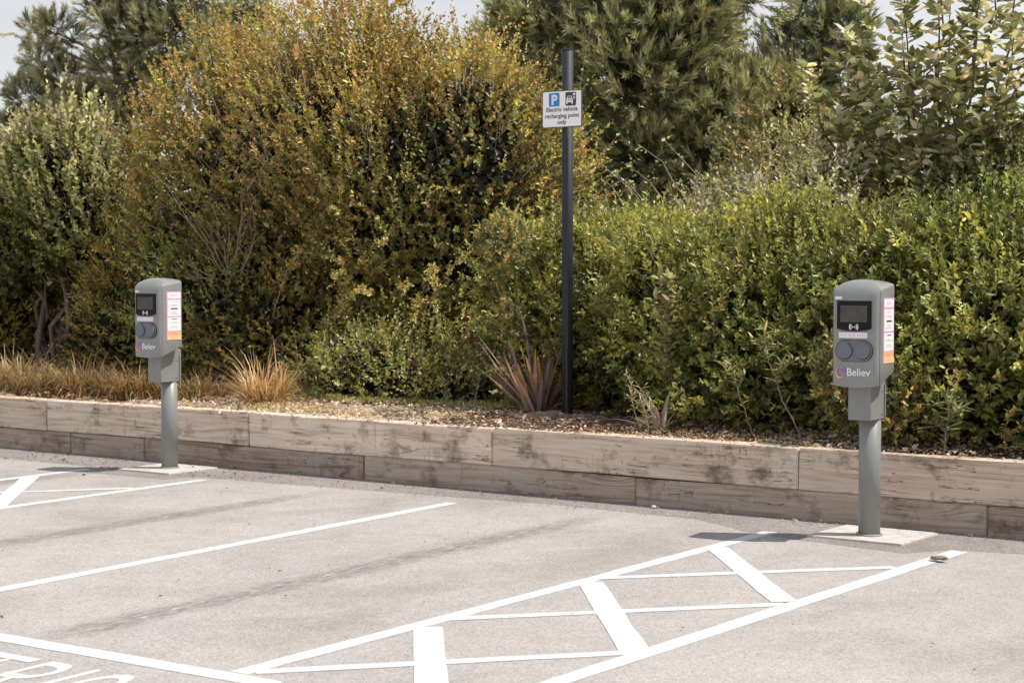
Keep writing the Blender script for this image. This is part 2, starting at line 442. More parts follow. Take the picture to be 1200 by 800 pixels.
def leaf_mesh(name, P, D, Nn, L, W, C, mat, parent, fold=.35, wid=(.32, .68), w2=.8):
    n = len(P); S = np.cross(D, Nn)
    L = np.broadcast_to(np.asarray(L, float), (n,))[:, None]; W = np.broadcast_to(np.asarray(W, float), (n,))[:, None]
    V = np.empty((n, 6, 3), np.float32)
    V[:, 0] = P
    V[:, 1] = P + D * L * wid[0] + S * W * .5 + Nn * W * fold
    V[:, 2] = P + D * L * wid[1] + S * W * .5 * w2 + Nn * W * fold * .8
    V[:, 3] = P + D * L
    V[:, 4] = P + D * L * wid[1] - S * W * .5 * w2 + Nn * W * fold * .8
    V[:, 5] = P + D * L * wid[0] - S * W * .5 + Nn * W * fold
    F = (np.arange(n) * 6)[:, None] + np.array([0, 1, 2, 3, 0, 3, 4, 5])[None]
    return raw_mesh(name, V.reshape(-1, 3), F.reshape(-1), 4, np.repeat(C, 6, 0), mat, parent)

def raw_mesh(name, V, F, k, C, mat, parent):
    me = bpy.data.meshes.new(name); nf = len(F) // k
    me.vertices.add(len(V)); me.vertices.foreach_set('co', np.ascontiguousarray(V, np.float32).ravel())
    me.loops.add(len(F)); me.loops.foreach_set('vertex_index', F.astype(np.int32))
    me.polygons.add(nf)
    me.polygons.foreach_set('loop_start', (np.arange(nf) * k).astype(np.int32))
    try: me.polygons.foreach_set('loop_total', np.full(nf, k, np.int32))
    except Exception: pass
    me.update(calc_edges=True)
    at = me.attributes.new('tint', 'FLOAT_COLOR', 'POINT')
    c4 = np.ones((len(V), 4), np.float32); c4[:, :3] = np.clip(C, 0, 1)
    at.data.foreach_set('color', c4.ravel())
    return link(name, me, mat, parent)

def leaves_on(P, D, L, k, seed, ang=55, droop=0., start=.1, flat=False, jit=.25):
    """k leaves along each shoot; returns pos, dir, normal, t, shoot index"""
    rg = np.random.RandomState(seed); n = len(P)
    A = unit(np.cross(D, unit(rg.normal(size=D.shape)))); B = np.cross(D, A)
    t = np.tile(np.linspace(start, 1, k), n) + rg.uniform(-.5, .5, n * k) / k
    idx = np.repeat(np.arange(n), k); j = np.tile(np.arange(k), n)
    phi = j * (PI if flat else 2.4) + np.repeat(rg.uniform(0, 6.28, n), k) + rg.normal(0, jit, n * k)
    a = R(ang) * (1.15 - .55 * np.clip(t, 0, 1)) + rg.normal(0, .2, n * k)
    perp = np.cos(phi)[:, None] * A[idx] + np.sin(phi)[:, None] * B[idx]
    Ls = np.broadcast_to(np.asarray(L, float), (n,))
    pos = P[idx] + D[idx] * (Ls[idx] * t)[:, None]
    ld = unit(D[idx] * np.cos(a)[:, None] + perp * np.sin(a)[:, None] + np.array([0, 0, -droop]))
    nn = D[idx] - ld * np.sum(D[idx] * ld, 1, keepdims=True) + .35 * rg.normal(size=ld.shape)
    nn = unit(nn - ld * np.sum(nn * ld, 1, keepdims=True))
    return pos, ld, nn, t, idx

def tints(n, base, var, seed, cols=None, w=None):
    """random mix of palette colours with brightness jitter"""
    rg = np.random.RandomState(seed)
    cols = np.array(cols if cols is not None else [base]); w = np.array(w if w is not None else [1] * len(cols), float); w /= w.sum()
    c = cols[rg.choice(len(cols), n, p=w)]
    return c * np.exp(rg.normal(0, var, (n, 1))) * (1 + rg.normal(0, var * .25, (n, 3)))

def twig_mesh(name, P, D, L, r, mat, parent, bend=0.):
    n = len(P); L = np.broadcast_to(np.asarray(L, float), (n,))[:, None]
    A = unit(np.cross(D, [0.3, .2, .9])); B = np.cross(D, A)
    V = np.empty((n, 4, 3), np.float32)
    for i in range(3):
        q = 2 * PI * i / 3; V[:, i] = P + (A * math.cos(q) + B * math.sin(q)) * r
    V[:, 3] = P + D * L
    F = (np.arange(n) * 4)[:, None] + np.array([0, 1, 3, 1, 2, 3, 2, 0, 3])[None]
    me_o = raw_mesh(name, V.reshape(-1, 3), F.reshape(-1), 3, np.full((n * 4, 3), .3), mat, parent)
    return me_o

def curve_pts(a, b, bow, n=6, rg=random, wig=.04):
    a = Vector(a); b = Vector(b); ln = (b - a).length
    pts = []
    for i in range(n):
        t = i / (n - 1)
        p = a.lerp(b, t) + Vector(bow) * math.sin(PI * t)
        if 0 < i < n - 1: p += Vector((rg.gauss(0, 1), rg.gauss(0, 1), rg.gauss(0, .6))) * wig * ln
        pts.append(p)
    return pts

def branches(name, base, targets, r0, mat, parent, fork=2, seed=1, up=.25, wig=.03, sides=6):
    rg = random.Random(seed); mb = MB()
    for t in targets:
        b0 = Vector(base) + Vector((rg.uniform(-1, 1), rg.uniform(-1, 1), 0)) * r0 * 2
        t = Vector(t); ln = (t - b0).length
        pts = curve_pts(b0, t, (0, 0, up * ln * .3), 7, rg, wig)
        rr = r0 * rg.uniform(.6, 1.)
        mb.tube(pts, [rr * (1 - .82 * i / 6) for i in range(7)], sides, False)
        for k in range(fork):
            i = rg.randint(2, 5); p = pts[i]
            d = (pts[i] - pts[i - 1]).normalized() + Vector((rg.gauss(0, .5), rg.gauss(0, .5), rg.uniform(0, .7)))
            e = p + d.normalized() * ln * rg.uniform(.2, .4)
            q = curve_pts(p, e, (0, 0, .02), 4, rg, .05)
            r1 = rr * (1 - .82 * i / 6) * .6
            mb.tube(q, [r1, r1 * .7, r1 * .45, r1 * .2], 5, False)
    return mb.build(name, mat, parent, True)

def occluders(name, ells, seed, scale, parent, col=(.018, .020, .008), dens=40, size=.16, p=2., zmin=.4):
    P, D = shoots(ells, dens, seed, 0, 1, .2, .6, scale, zmin, 1., p)
    return P, D

def shrub(root, ells, seed, dens, k, sl, ll, lw, pal, w, pvar=.22, tip=None, tipw=.6, up=.6, rnd=.4, amp=.12, freq=2.2,
          p=2., zmin=.46, ang=55, droop=0., mat='leaf', inner=True, patch=None, name='foliage', back=.3, fold=.3, flat=False, twig=None,
          layers=((1., 1.), (.9, .6)), wid=(.32, .68), w2=.8, amp2=.06, shoot_var=.35, density_noise=0., start=.1):
    PA, DA, NA, LA, WA, CA = [], [], [], [], [], []
    for li, (s, dm) in enumerate(layers):
        P, D = shoots(ells, dens * dm, seed + 10 * li, amp, freq, up, rnd, s, zmin, back, p, amp2=amp2)
        rg = np.random.RandomState(seed + 5 + li)
        if density_noise:
            nn_ = SNoise(seed + 77, 5.5)(P); keep = rg.rand(len(P)) < np.clip(.75 + density_noise * nn_, .08, 1); P = P[keep]; D = D[keep]
        Ls = sl * np.exp(rg.normal(0, shoot_var, len(P)))
        pos, ld, nn, t, idx = leaves_on(P, D, Ls, k, seed + 3 + li, ang, droop, start, flat)
        n = len(pos)
        C = tints(len(P), None, pvar * .7, seed + 9, pal, w)[idx] * np.exp(rg.normal(0, pvar, (n, 1)))
        if patch is not None:
            f = np.clip(SNoise(seed + 50, patch[1])(P) * 1.2 + patch[2], 0, 1)[idx][:, None]
            C = C * (1 - f) + np.array(patch[0]) * f * np.exp(rg.normal(0, pvar, (n, 1)))
        if tip is not None:
            # young growth at the shoot ends; stronger on some shoots than on others
            sw = np.clip(SNoise(seed + 60, 1.6)(P) * .8 + .7, 0, 1.3) * rg.uniform(.4, 1.2, len(P))
            f = np.clip(t, 0, 1)[:, None] ** 1.3 * tipw * np.clip(sw, 0, 1)[idx][:, None]
            C = C * (1 - f) + np.array(tip) * f * np.exp(rg.normal(0, pvar, (n, 1)))
        L = ll * np.exp(rg.normal(0, .22, n)) * (1.1 - .35 * np.clip(t, 0, 1)); W = lw * L / ll
        if li: C = C * .6  # inner layer darkened: shade between the shoots put into the leaf colour
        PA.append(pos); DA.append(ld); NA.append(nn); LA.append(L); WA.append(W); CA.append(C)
        if twig and li == 0:
            kk = np.random.RandomState(seed + 8).rand(len(P)) < twig[1]
            twig_mesh('twigs', P[kk] - D[kk] * Ls[kk][:, None] * .5, D[kk], Ls[kk] * 1.45, twig[2], M[twig[0]], root)
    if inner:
        # large dark leaves added to block see-through, inner shade put into their colour
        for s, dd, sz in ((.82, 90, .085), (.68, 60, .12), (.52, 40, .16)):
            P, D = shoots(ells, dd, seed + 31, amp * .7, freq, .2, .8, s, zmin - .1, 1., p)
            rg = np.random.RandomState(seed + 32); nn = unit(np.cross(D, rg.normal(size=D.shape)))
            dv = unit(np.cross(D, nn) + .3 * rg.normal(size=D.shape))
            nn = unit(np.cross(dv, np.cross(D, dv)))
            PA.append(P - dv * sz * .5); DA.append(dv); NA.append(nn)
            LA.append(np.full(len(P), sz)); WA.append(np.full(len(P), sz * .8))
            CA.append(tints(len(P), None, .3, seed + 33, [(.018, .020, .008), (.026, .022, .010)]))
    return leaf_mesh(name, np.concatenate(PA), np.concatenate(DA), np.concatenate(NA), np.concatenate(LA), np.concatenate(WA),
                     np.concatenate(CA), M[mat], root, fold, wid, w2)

def local(ells, o): return [((c[0] - o[0], c[1] - o[1], c[2] - o[2]), r) for c, r in ells]

def blades(name, base, n, L, W, pal, w, seed, parent, mat='blade', spread=.25, lean=.5, curve=.6, seg=5, up=1., Lvar=.25, keel=.25, dirs=None, tipcol=None):
    """arching grass or strap leaves from around a base"""
    rg = np.random.RandomState(seed)
    az = rg.uniform(0, 2 * PI, n); rr = spread * np.sqrt(rg.rand(n))
    B = np.array(base) + np.stack([rr * np.cos(az), rr * np.sin(az), np.zeros(n)], 1)
    az2 = az + rg.normal(0, .7, n)
    H = np.stack([np.cos(az2), np.sin(az2), np.zeros(n)], 1)
    if dirs is not None: H = unit(H + np.array(dirs))
    ln = (L * np.exp(rg.normal(0, Lvar, n)))[:, None]; le = (np.abs(rg.normal(0, lean, n)) + .05)[:, None]
    cu = (curve * np.exp(rg.normal(0, .4, n)))[:, None]
    S = unit(np.cross(H, [0, 0, 1.]))
    V = np.empty((n, 2 * seg + 1, 3), np.float32); P = B.copy()
    for i in range(seg + 1):
        t = i / seg
        a = np.clip(le + cu * t ** 1.4, 0, 2.6)
        d = H * np.sin(a) + np.array([0, 0, up]) * np.cos(a)
        wv = W * (.55 + .9 * t if t < .45 else 1. * (1 - (t - .45) / .55) ** .7 * .95) * .5
        if i < seg:
            V[:, 2 * i] = P + S * wv; V[:, 2 * i + 1] = P - S * wv
        else: V[:, 2 * i] = P
        P = P + d * ln / seg
    F = []
    for i in range(seg - 1): F.append([2 * i, 2 * i + 1, 2 * i + 3, 2 * i + 2])
    F.append([2 * seg - 2, 2 * seg - 1, 2 * seg, 2 * seg])
    tri = []
    for q in F:
        tri += [q[0], q[1], q[2]]
        if q[2] != q[3]: tri += [q[0], q[2], q[3]]
    m = 2 * seg + 1
    FF = (np.arange(n) * m)[:, None] + np.array(tri)[None]
    C = np.repeat(tints(n, None, .2, seed + 1, pal, w), m, 0)
    if tipcol is not None:
        tt = np.tile(np.repeat(np.linspace(0, 1, seg + 1), 2)[:m], n)[:, None] ** 2.5 * np.repeat(rg.rand(n) < .5, m)[:, None]
        C = C * (1 - tt) + np.array(tipcol) * tt
    return raw_mesh(name, V.reshape(-1, 3), FF.reshape(-1), 3, C, M[mat], parent)

# ================================================================== SETTING
def sheet(name, pts, z, mat, kind='structure', label=None, cat=None, parent=None, seg=None):
    me = bpy.data.meshes.new(name); me.from_pydata([(x, y, z) for x, y in pts], [], [tuple(range(len(pts)))])
    o = link(name, me, mat, parent)
    if kind: tag(o, label, cat, kind=kind)
    return o

sheet('ground', [(-400, -300), (400, -300), (400, 700), (-400, 700)], -.03, M['soil'], label='rough ground reaching to the horizon', cat='ground')
sheet('car_park_surface', [(-60, -40), (40, -40), (40, 10.9), (-60, 11.6)], 0, M['asphalt'], label='pale worn asphalt of the car park', cat='asphalt')
# newer tarmac band along the wall and round the right pad
WA = -.038
def wy(x): return 10.65 + WA * (x + 3.4)
strip = [(-40, wy(-40) - .5), (-11.2, 10.30), (-11.1, 9.98), (-9.98, 9.97), (-9.9, 10.24), (-7.9, 10.33), (-6.7, 10.40), (-5.46, 10.30), (-4.95, 9.98), (-4.62, 9.86), (-3.80, 9.70), (-3.62, 9.98), (-3.0, 10.10), (20, 9.3), (20, wy(20) + .1), (-40, wy(-40) + .1)]
sheet('tarmac_strip', strip, .0008, M['asphalt_strip'], label='darker tarmac strip along the foot of the timber wall', cat='tarmac')

def line(name, a, b, w, z=.0016, label=None):
    a = Vector((a[0], a[1])); b = Vector((b[0], b[1])); d = (b - a).normalized(); s = Vector((-d.y, d.x)) * w / 2
    n = max(2, int((b - a).length / .25)); vs = []; fs = []
    rg = random.Random(int(a.x * 100 + b.y * 10))
    for i in range(n + 1):
        p = a.lerp(b, i / n); j1 = rg.gauss(0, .0025); j2 = rg.gauss(0, .0025)
        q1 = p + s + s.normalized() * j1; q2 = p - s - s.normalized() * j2
        vs += [(q1.x, q1.y, z), (q2.x, q2.y, z)]
    for i in range(n): fs.append((2 * i, 2 * i + 1, 2 * i + 3, 2 * i + 2))
    me = bpy.data.meshes.new(name); me.from_pydata(vs, [], fs)
    o = link(name, me, M['paint']); tag(o, label, 'road marking', kind='structure')
    return o

line('bay_line', (-7.17, 5.29), (-7.275, 10.08), .10, label='single white line between the two open bays')
line('bay_line', (-9.66, 5.29), (-9.70, 10.13), .10, .0016, 'white edge line nearest the left charging post')
line('bay_line', (-4.88, 5.29), (-4.81, 10.05), .10, .0016, 'white line along the left edge of the cross-hatched strip')
line('bay_line', (-3.80, 4.2), (-3.56, 9.96), .105, .0016, 'long white line along the right edge of the cross-hatched strip')
line('bay_line', (-10.98, 5.29), (-11.02, 10.15), .10, .0016, 'white line at the far left of the left hatching')
line('aisle_line', (-16, 5.25), (-4.62, 5.22), .115, .0022, 'thick white line across the open ends of the bays')
def hatch(x0, x1, y_at_left, n, z1, z2, thick, side):
    for k in n:
        yl = y_at_left + 1.42 * k
        line('hatch_bar', (x0 + .03, yl), (x1 - .03, yl - 1.30 * (x1 - x0) / 1.1), .125, z1, f'thick white hatch bar slanting back, {side}, {["second","third","nearest the post","first"][k % 4]} of its row')
for k, lab in ((-2, 'broad white hatch bar closest to the camera in the right strip'), (-1, 'broad white hatch bar in the middle of the right strip'), (0, 'broad white hatch bar nearest the right charging post')):
    yl = 9.30 + 1.42 * k
    line('hatch_bar', (-4.80, yl), (-3.72 + .02 * k, yl - 1.37), .135, .0030, lab)
for k, lab in ((-2, 'thin white hatch line closest to the camera in the right strip'), (-1, 'thin white hatch line across the middle of the right strip'), (0, 'thin white hatch line nearest the right charging post')):
    yl = 8.04 + 1.33 * k
    line('hatch_line', (-4.835, yl - .04), (-3.66 + .03 * k, yl + 1.17), .085, .0024, lab)
line('hatch_bar', (-10.98, 9.52), (-9.73, 8.12), .135, .0030, 'broad white hatch bar beside the left charging post')
line('hatch_line', (-10.98, 8.0), (-9.75, 9.43), .085, .0024, 'thin white hatch line beside the left charging post')
line('hatch_bar', (-10.98, 8.1), (-9.73, 6.7), .135, .0030, 'broad white hatch bar at the left edge, farther from the post')

def lettering():
    """road lettering: tall narrow strokes, cell 0..1 wide and 0..1 high"""
    arc = lambda cx, cy, rx, ry, a0, a1, n=14: [(cx + rx * math.cos(R(a0 + (a1 - a0) * i / n)), cy + ry * math.sin(R(a0 + (a1 - a0) * i / n))) for i in range(n + 1)]
    G = {'E': [[(1, 1), (.12, 1)], [(.12, 1.06), (.12, -.06)], [(.12, .5), (.85, .5)], [(.12, 0), (1, 0)]], 'L': [[(.12, 1.06), (.12, -.06)], [(.12, 0), (1, 0)]],
         'C': [arc(.55, .74, .43, .26, 20, 180) + arc(.55, .26, .43, .26, 180, 340)], 'T': [[(-.05, 1), (1.05, 1)], [(.5, 1), (.5, -.06)]],
         'R': [[(.12, 1.06), (.12, -.06)], [(.12, 1), (.50, 1)] + arc(.50, .82, .40, .18, 80, -80) + [(.12, .64)], [(.45, .64), (.95, -.06)]], 'I': [[(.5, 1.06), (.5, -.06)]]}
    cells = [('E', -6.90, .16), ('L', -6.67, .15), ('E', -6.45, .16), ('C', -6.22, .18), ('T', -5.97, .23), ('R', -5.67, .19), ('I', -5.46, .15), ('C', -5.31, .18)]
    vs, fs = [], []; Y0, Hh, K = 4.34, .64, 2.1
    for ch, x0, w in cells:
        for pl in G[ch]:
            q = [Vector(((x0 + a * w) * K, Y0 + b * Hh)) for a, b in pl]; k = len(vs)
            for i, p in enumerate(q):
                d = (q[min(i + 1, len(q) - 1)] - q[max(i - 1, 0)]).normalized(); nrm = Vector((-d.y, d.x)) * .036
                vs += [((p.x + nrm.x) / K, p.y + nrm.y, 0), ((p.x - nrm.x) / K, p.y - nrm.y, 0)]
            zz = .0003 * (len(fs) % 5)
            fs += [(k + 2 * i, k + 2 * i + 1, k + 2 * i + 3, k + 2 * i + 2) for i in range(len(q) - 1)]
            for v_ in range(k, len(vs)): vs[v_] = (vs[v_][0], vs[v_][1], .0014 + zz)
    me = bpy.data.meshes.new('painted_lettering'); me.from_pydata(vs, [], fs); return link('painted_lettering', me, M['paint'])
lt = lettering()
tag(lt, 'white painted word ELECTRIC on the asphalt below the bays', 'road marking', kind='structure')

# planting bed terrain
def grid_axis(segs):
    out = [segs[0][0]]
    for a, b, st in segs:
        n = max(1, int(round((b - a) / st)))
        out += [a + (b - a) * (i + 1) / n for i in range(n)]
    return out
def bed():
    xs = grid_axis([(-220, -60, 20), (-60, -16, 1.), (-16, -14, .2), (-14, -2, .04), (-2, 8, .4), (8, 220, 20)])
    ts = grid_axis([(0, 1.6, .04), (1.6, 4, .2), (4, 30, 1.), (30, 500, 30)])
    vs = []
    for t in ts:
        for x in xs:
            y = wy(max(-60, min(40, x))) + .185 + t
            z = .435 + min(t, 4) * .03
            if t < 3 and -16 < x < 0:
                q = Vector((x, y, 0))
                z += .028 * mnoise.noise(q * 3.1) + .018 * mnoise.noise(q * 9.) + .014 * mnoise.noise(q * 24.)
                z += .05 * math.exp(-((x + 7.5) ** 2 / .5 + (t - .75) ** 2 / .15))
                z -= .03 * math.exp(-t / .12)
            if t > 4: z += .35 * mnoise.noise(Vector((x * .12, y * .12, 3)))+ min(1.2, (t - 4) * .06)
            vs.append((x, y, z))
    nx = len(xs); fs = [(j * nx + i, j * nx + i + 1, (j + 1) * nx + i + 1, (j + 1) * nx + i) for j in range(len(ts) - 1) for i in range(nx - 1)]
    me = bpy.data.meshes.new('planting_bed'); me.from_pydata(vs, [], fs)
    o = link('planting_bed', me, M['soil'], None, True)
    tag(o, 'sandy soil and bark chips of the raised planting bed', 'soil', kind='structure')
bed()

# ------------------------------------------------------------------ timber wall
wall = empty('timber_wall', (-3.4, 10.65, 0), math.atan(WA), 'low retaining wall of two courses of weathered timber sleepers', 'retaining wall')
import bmesh
def sleeper(x0, x1, z0, z1, yoff, mat, seed):
    rg = random.Random(seed); bm = bmesh.new(); bmesh.ops.create_cube(bm, size=1)
    L = x1 - x0
    for v in bm.verts: v.co = Vector((v.co.x * L, (v.co.y + .5) * .19, (v.co.z + .5) * (z1 - z0)))
    bmesh.ops.bevel(bm, geom=bm.edges[:], offset=.007, segments=2, affect='EDGES')
    bmesh.ops.subdivide_edges(bm, edges=[e for e in bm.edges if abs(e.verts[0].co.x - e.verts[1].co.x) > L * .5], cuts=30)
    for v in bm.verts:
        q = Vector((v.co.x * 1.3 + seed, v.co.z * 6, v.co.y * 6))
        v.co.y += .006 * mnoise.noise(q); v.co.z += .005 * mnoise.noise(q + Vector((9, 3, 1))) + .004 * math.sin(v.co.x * 1.1 + seed)
        v.co.x += .006 * mnoise.noise(Vector((seed, v.co.z * 20, v.co.y * 20)))
    me = bpy.data.meshes.new('sleeper'); bm.to_mesh(me); bm.free()
    o = link('sleeper', me, mat, wall, False)
    o.location = ((x0 + x1) / 2, yoff, z0)
tj = [-21.6, -19.1, -16.6, -14.1, -11.57, -9.07, -6.535, -4.035, -1.53, .97, 3.47, 6., 8.5, 11.]
for i in range(len(tj) - 1):
    sleeper(tj[i] + .003, tj[i + 1] - .003, .188, .462 + random.uniform(-.003, .004), random.uniform(-.002, .004), M['wood'], i * 3.7 + 1)
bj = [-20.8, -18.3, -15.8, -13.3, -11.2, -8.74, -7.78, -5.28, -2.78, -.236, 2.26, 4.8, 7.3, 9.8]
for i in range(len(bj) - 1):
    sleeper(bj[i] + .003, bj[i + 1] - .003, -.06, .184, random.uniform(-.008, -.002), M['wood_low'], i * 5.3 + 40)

# ------------------------------------------------------------------ concrete pads
for (x, y, w, h, rz, lab) in ((-4.215, 10.245, .62, .56, -2, 'square pale concrete pad under the right charging post'), (-10.46, 10.50, .60, .55, -1, 'square pale concrete pad under the left charging post')):
    mb = MB(); mb.box(-w / 2, w / 2, -h / 2, h / 2, -.05, .014, .006)
    o = mb.build('concrete_pad', M['concrete']); o.location = (x, y, 0); o.rotation_euler = (0, 0, R(rz)); tag(o, lab, 'concrete pad', 'concrete pads under the charging posts')

# ------------------------------------------------------------------ charging post
def body_mesh():
    xh, yf, yb, r = .151, -.256, .012, .034
    def outline(s):
        pts = []
        nb = 8
        cs = [(xh - r, yf + r, -90), (xh - r, yb - r * .6, 0), (-xh + r, yb - r * .6, 90), (-xh + r, yf + r, 180)]
        for cx, cy, a in cs:
            for i in range(nb):
                q = R(a + 90 * i / (nb - 1)); ry = r if cy < -.1 else r * .6
                pts.append([cx + r * math.cos(q), cy + ry * math.sin(q)])
        # extra points along the front
        fr = [[-xh + r + (2 * (xh - r)) * t / 7, yf] for t in range(1, 7)]
        pts += fr
        out = []
        for x, y in pts:
            if y < yf + r: y += .014 * (x / xh) ** 2
            out.append((x * s, (y - (yf + yb) / 2) * s + (yf + yb) / 2))
        return out
    def ztop(x, y):
        rr = .125; u = max(0., min(1., (yf + rr - y) / rr))
        return 1.572 - rr * (1 - math.sqrt(max(0, 1 - u * u))) - .026 * abs(x / xh) ** 2.4 - .006 * max(0, (y + .1) / .11)
    def zbot(x, y): 
        t = max(0., min(1., (y + .125) / .12)); return .928 + .075 * t * t * (3 - 2 * t) + .012 * (x / xh) ** 2
    rings = []
    for s in (.3, .7, .92, .975): rings.append([(x, y, zbot(x, y) + .0) for x, y in outline(s)])
    o1 = outline(1.)
    rings.append([(x, y, zbot(x, y) + .008) for x, y in o1])
    for t in (.25, .5, .75): rings.append([(x, y, zbot(x, y) * (1 - t) + (ztop(x, y) - .015) * t) for x, y in o1])
    rings.append([(x, y, ztop(x, y) - .014) for x, y in o1])
    for s, dz in ((.992, .005), (.97, .0), (.9, 0), (.8, 0), (.65, 0), (.45, 0), (.2, 0)):
        rings.append([(x, y, ztop(x, y) - dz) for x, y in outline(s)])
    n = len(o1); V = [p for rg in rings for p in rg]; F = []
    for i in range(len(rings) - 1):
        for j in range(n): F.append((i * n + j, i * n + (j + 1) % n, (i + 1) * n + (j + 1) % n, (i + 1) * n + j))
    F.append(tuple(reversed(range(n)))); F.append(tuple((len(rings) - 1) * n + j for j in range(n)))
    me = bpy.data.meshes.new('housing'); me.from_pydata(V, [], F); me.update(); me.polygons.foreach_set('use_smooth', [True] * len(me.polygons)); me.set_sharp_from_angle(angle=R(38)); return me

YF = -.256
def make_charger(name, loc, rz, label):
    root = empty(name, loc, rz, label, 'charging post', 'grey charging posts at the bays')
    # pole with base flange
    mb = MB(); mb.tube([(0, 0, .014), (0, 0, .80)], [.0665, .0665], 40); 
    mb.build('pole', M['grey_pole'], root, False)
    for p in root.children[-1].data.polygons:
        if len(p.vertices) == 4: p.use_smooth = True
    mb = MB(); mb.tube([(0, 0, .012), (0, 0, .020), (0, 0, .026)], [.082, .082, .072], 40); mb.build('base_flange', M['grey_pole'], root)
    # square neck
    mb = MB(); mb.box(-.076, .070, -.160, .070, .725, .99, .006); neck = mb.build('neck', M['grey_pole'], root)
    mb = MB(); mb.box(.0725, .077, .045, .060, .74, .94, .001)
    for z in (.76, .90): mb.tube([(.0725, .015, z), (.0755, .015, z)], [.006, .005], 12)
    mb.build('bolt_strip', M['grey_pole'], neck)
    # housing
    hs = link('housing', body_mesh(), M['grey'], root)
    # bezel line below the cap (a recessed seam on the side faces)
    # display
    zt, zb = 1.445, 1.268
    outline = [(-.108, zt), (-.108, zb + .012)] + [(-.108 + .216 * t / 8, zb + .012 - .016 * math.sin(PI * t / 8) ** .7) for t in range(1, 8)] + [(.108, zb + .012), (.108, zt)]
    mb = MB(); mb.prism(outline[::-1][::-1], YF - .005, YF + .012); disp = mb.build('display', M['black'], root)
    mb = MB(); mb.prism([(-.086, 1.418), (-.086, 1.318), (.084, 1.318), (.084, 1.418)], YF - .0065, YF - .004); mb.build('screen', M['screen'], disp)
    # contactless symbol
    mb = MB()
    for sgn in (-1, 1):
        for rr in (.010, .0185, .027):
            a0 = 42 if rr > .012 else 50
            arc = [R(-a0 + 2 * a0 * i / 8) for i in range(9)]
            w = .0026
            o_ = [(sgn * (rr + w) * math.cos(a), 1.290 + (rr + w) * math.sin(a)) for a in arc]
            i_ = [(sgn * (rr - w) * math.cos(a), 1.290 + (rr - w) * math.sin(a)) for a in reversed(arc)]
            if rr < .012: continue
            pts = o_ + i_
            k = len(arc)
            for q in range(k - 1):
                a_, b_, c_, d_ = o_[q], o_[q + 1], i_[k - 2 - q], i_[k - 1 - q]
                qd = [a_, b_, c_, d_]
                if sgn < 0: qd = qd[::-1]
                mb.add([(x, YF - .0068, z) for x, z in qd], [(3, 2, 1, 0)])
    mb.prism(disc_pts(-.006, 1.29, .0042, 12), YF - .0068, YF - .005); mb.prism(disc_pts(.006, 1.29, .0042, 12), YF - .0068, YF - .005)
    mb.build('contactless_symbol', M['white'], disp)
    # stickers
    mb = MB(); mb.prism([(-.097, 1.258), (-.097, 1.222), (.085, 1.222), (.085, 1.258)], YF - .0032, YF + .006); st = mb.build('sticker', M['lilac'], root)
    mb = MB(); mb.prism([(-.092, 1.2535), (-.092, 1.2265), (.080, 1.2265), (.080, 1.2535)], YF - .0040, YF - .003); mb.build('sticker_face', M['sticker'], st)
    mb = MB(); rg = random.Random(5); x = -.084
    while x < .07:
        w = rg.uniform(.006, .016); mb.prism([(x, 1.243), (x, 1.2375), (x + w, 1.2375), (x + w, 1.243)], YF - .0046, YF - .0038); x += w + rg.choice([.004, .004, .014])
    mb.build('print', M['pink'], st)
    mb = MB(); mb.prism([(-.124, 1.470), (-.124, 1.454), (-.080, 1.454), (-.080, 1.470)], YF + .0035, YF + .02); o = mb.build('sticker', M['sticker'], root)
    # socket plate with two lids
    mb = MB(); mb.prism(rrect(-.116, .116, 1.085, 1.209, .061, 8), YF - .0050, YF + .01); plate = mb.build('socket_plate', M['socket'], root)
    mb = MB(); mb.prism(rrect(-.119, .119, 1.082, 1.212, .064, 8), YF - .0030, YF + .01); mb.build('plate_gasket', M['seam_dark'], plate)
    for cx in (-.056, .056):
        mb = MB(); mb.prism(disc_pts(cx, 1.145, .0495, 36), YF - .0065, YF - .003)
        mb.build('lid_shadow_ring', M['seam_dark'], plate)
        mb = MB(); mb.prism(disc_pts(cx, 1.147, .0465, 36), YF - .014, YF - .003)
        mb.prism(rrect(cx - .020, cx + .020, 1.185, 1.204, .006, 3), YF - .0130, YF - .003)
        lid = mb.build('socket_lid', M['socket'], root)
    # logo : coloured loop with a heart-like second loop, and the name
    def loopseg(fn, n, w, name, stops):
        for s in range(len(stops)):
            mb = MB(); t0 = s / len(stops); t1 = (s + 1) / len(stops); k = n // len(stops)
            pts = [fn(t0 + (t1 - t0) * i / k) for i in range(k + 1)]
            for i in range(k):
                (x0, z0), (x1, z1) = pts[i], pts[i + 1]; dx, dz = x1 - x0, z1 - z0; l = math.hypot(dx, dz) or 1; nx, nz = -dz / l * w / 2, dx / l * w / 2
                mb.add([(x0 - nx, YF - .0032, z0 - nz), (x1 - nx, YF - .0032, z1 - nz), (x1 + nx, YF - .0032, z1 + nz), (x0 + nx, YF - .0032, z0 + nz)], [(0, 1, 2, 3)])
            m = bpy.data.materials.get('logo_%d' % s) or simple_mat('logo_%d' % s, stops[s], .45)
            mb.build(name, m, root)
    def big(t):
        a = R(95) + 2 * PI * t * .97; r = .029 + .006 * math.sin(a * 1.0 + 2.2); return (-.090 + r * math.cos(a) * .95, 1.020 + (r + .002) * math.sin(a))
    loopseg(big, 48, .008, 'logo_loop', [(.62, .22, .62), (.75, .25, .45), (.82, .36, .30), (.85, .50, .22), (.80, .30, .35), (.45, .22, .65), (.38, .20, .62), (.6, .2, .6)])
    mb = MB(); mb.prism(disc_pts(-.083, 1.030, .0095, 20), YF - .0038, YF - .0015); m_ = simple_mat('logo_heart', (.60, .12, .50), .5); mb.build('logo_heart', m_, root)
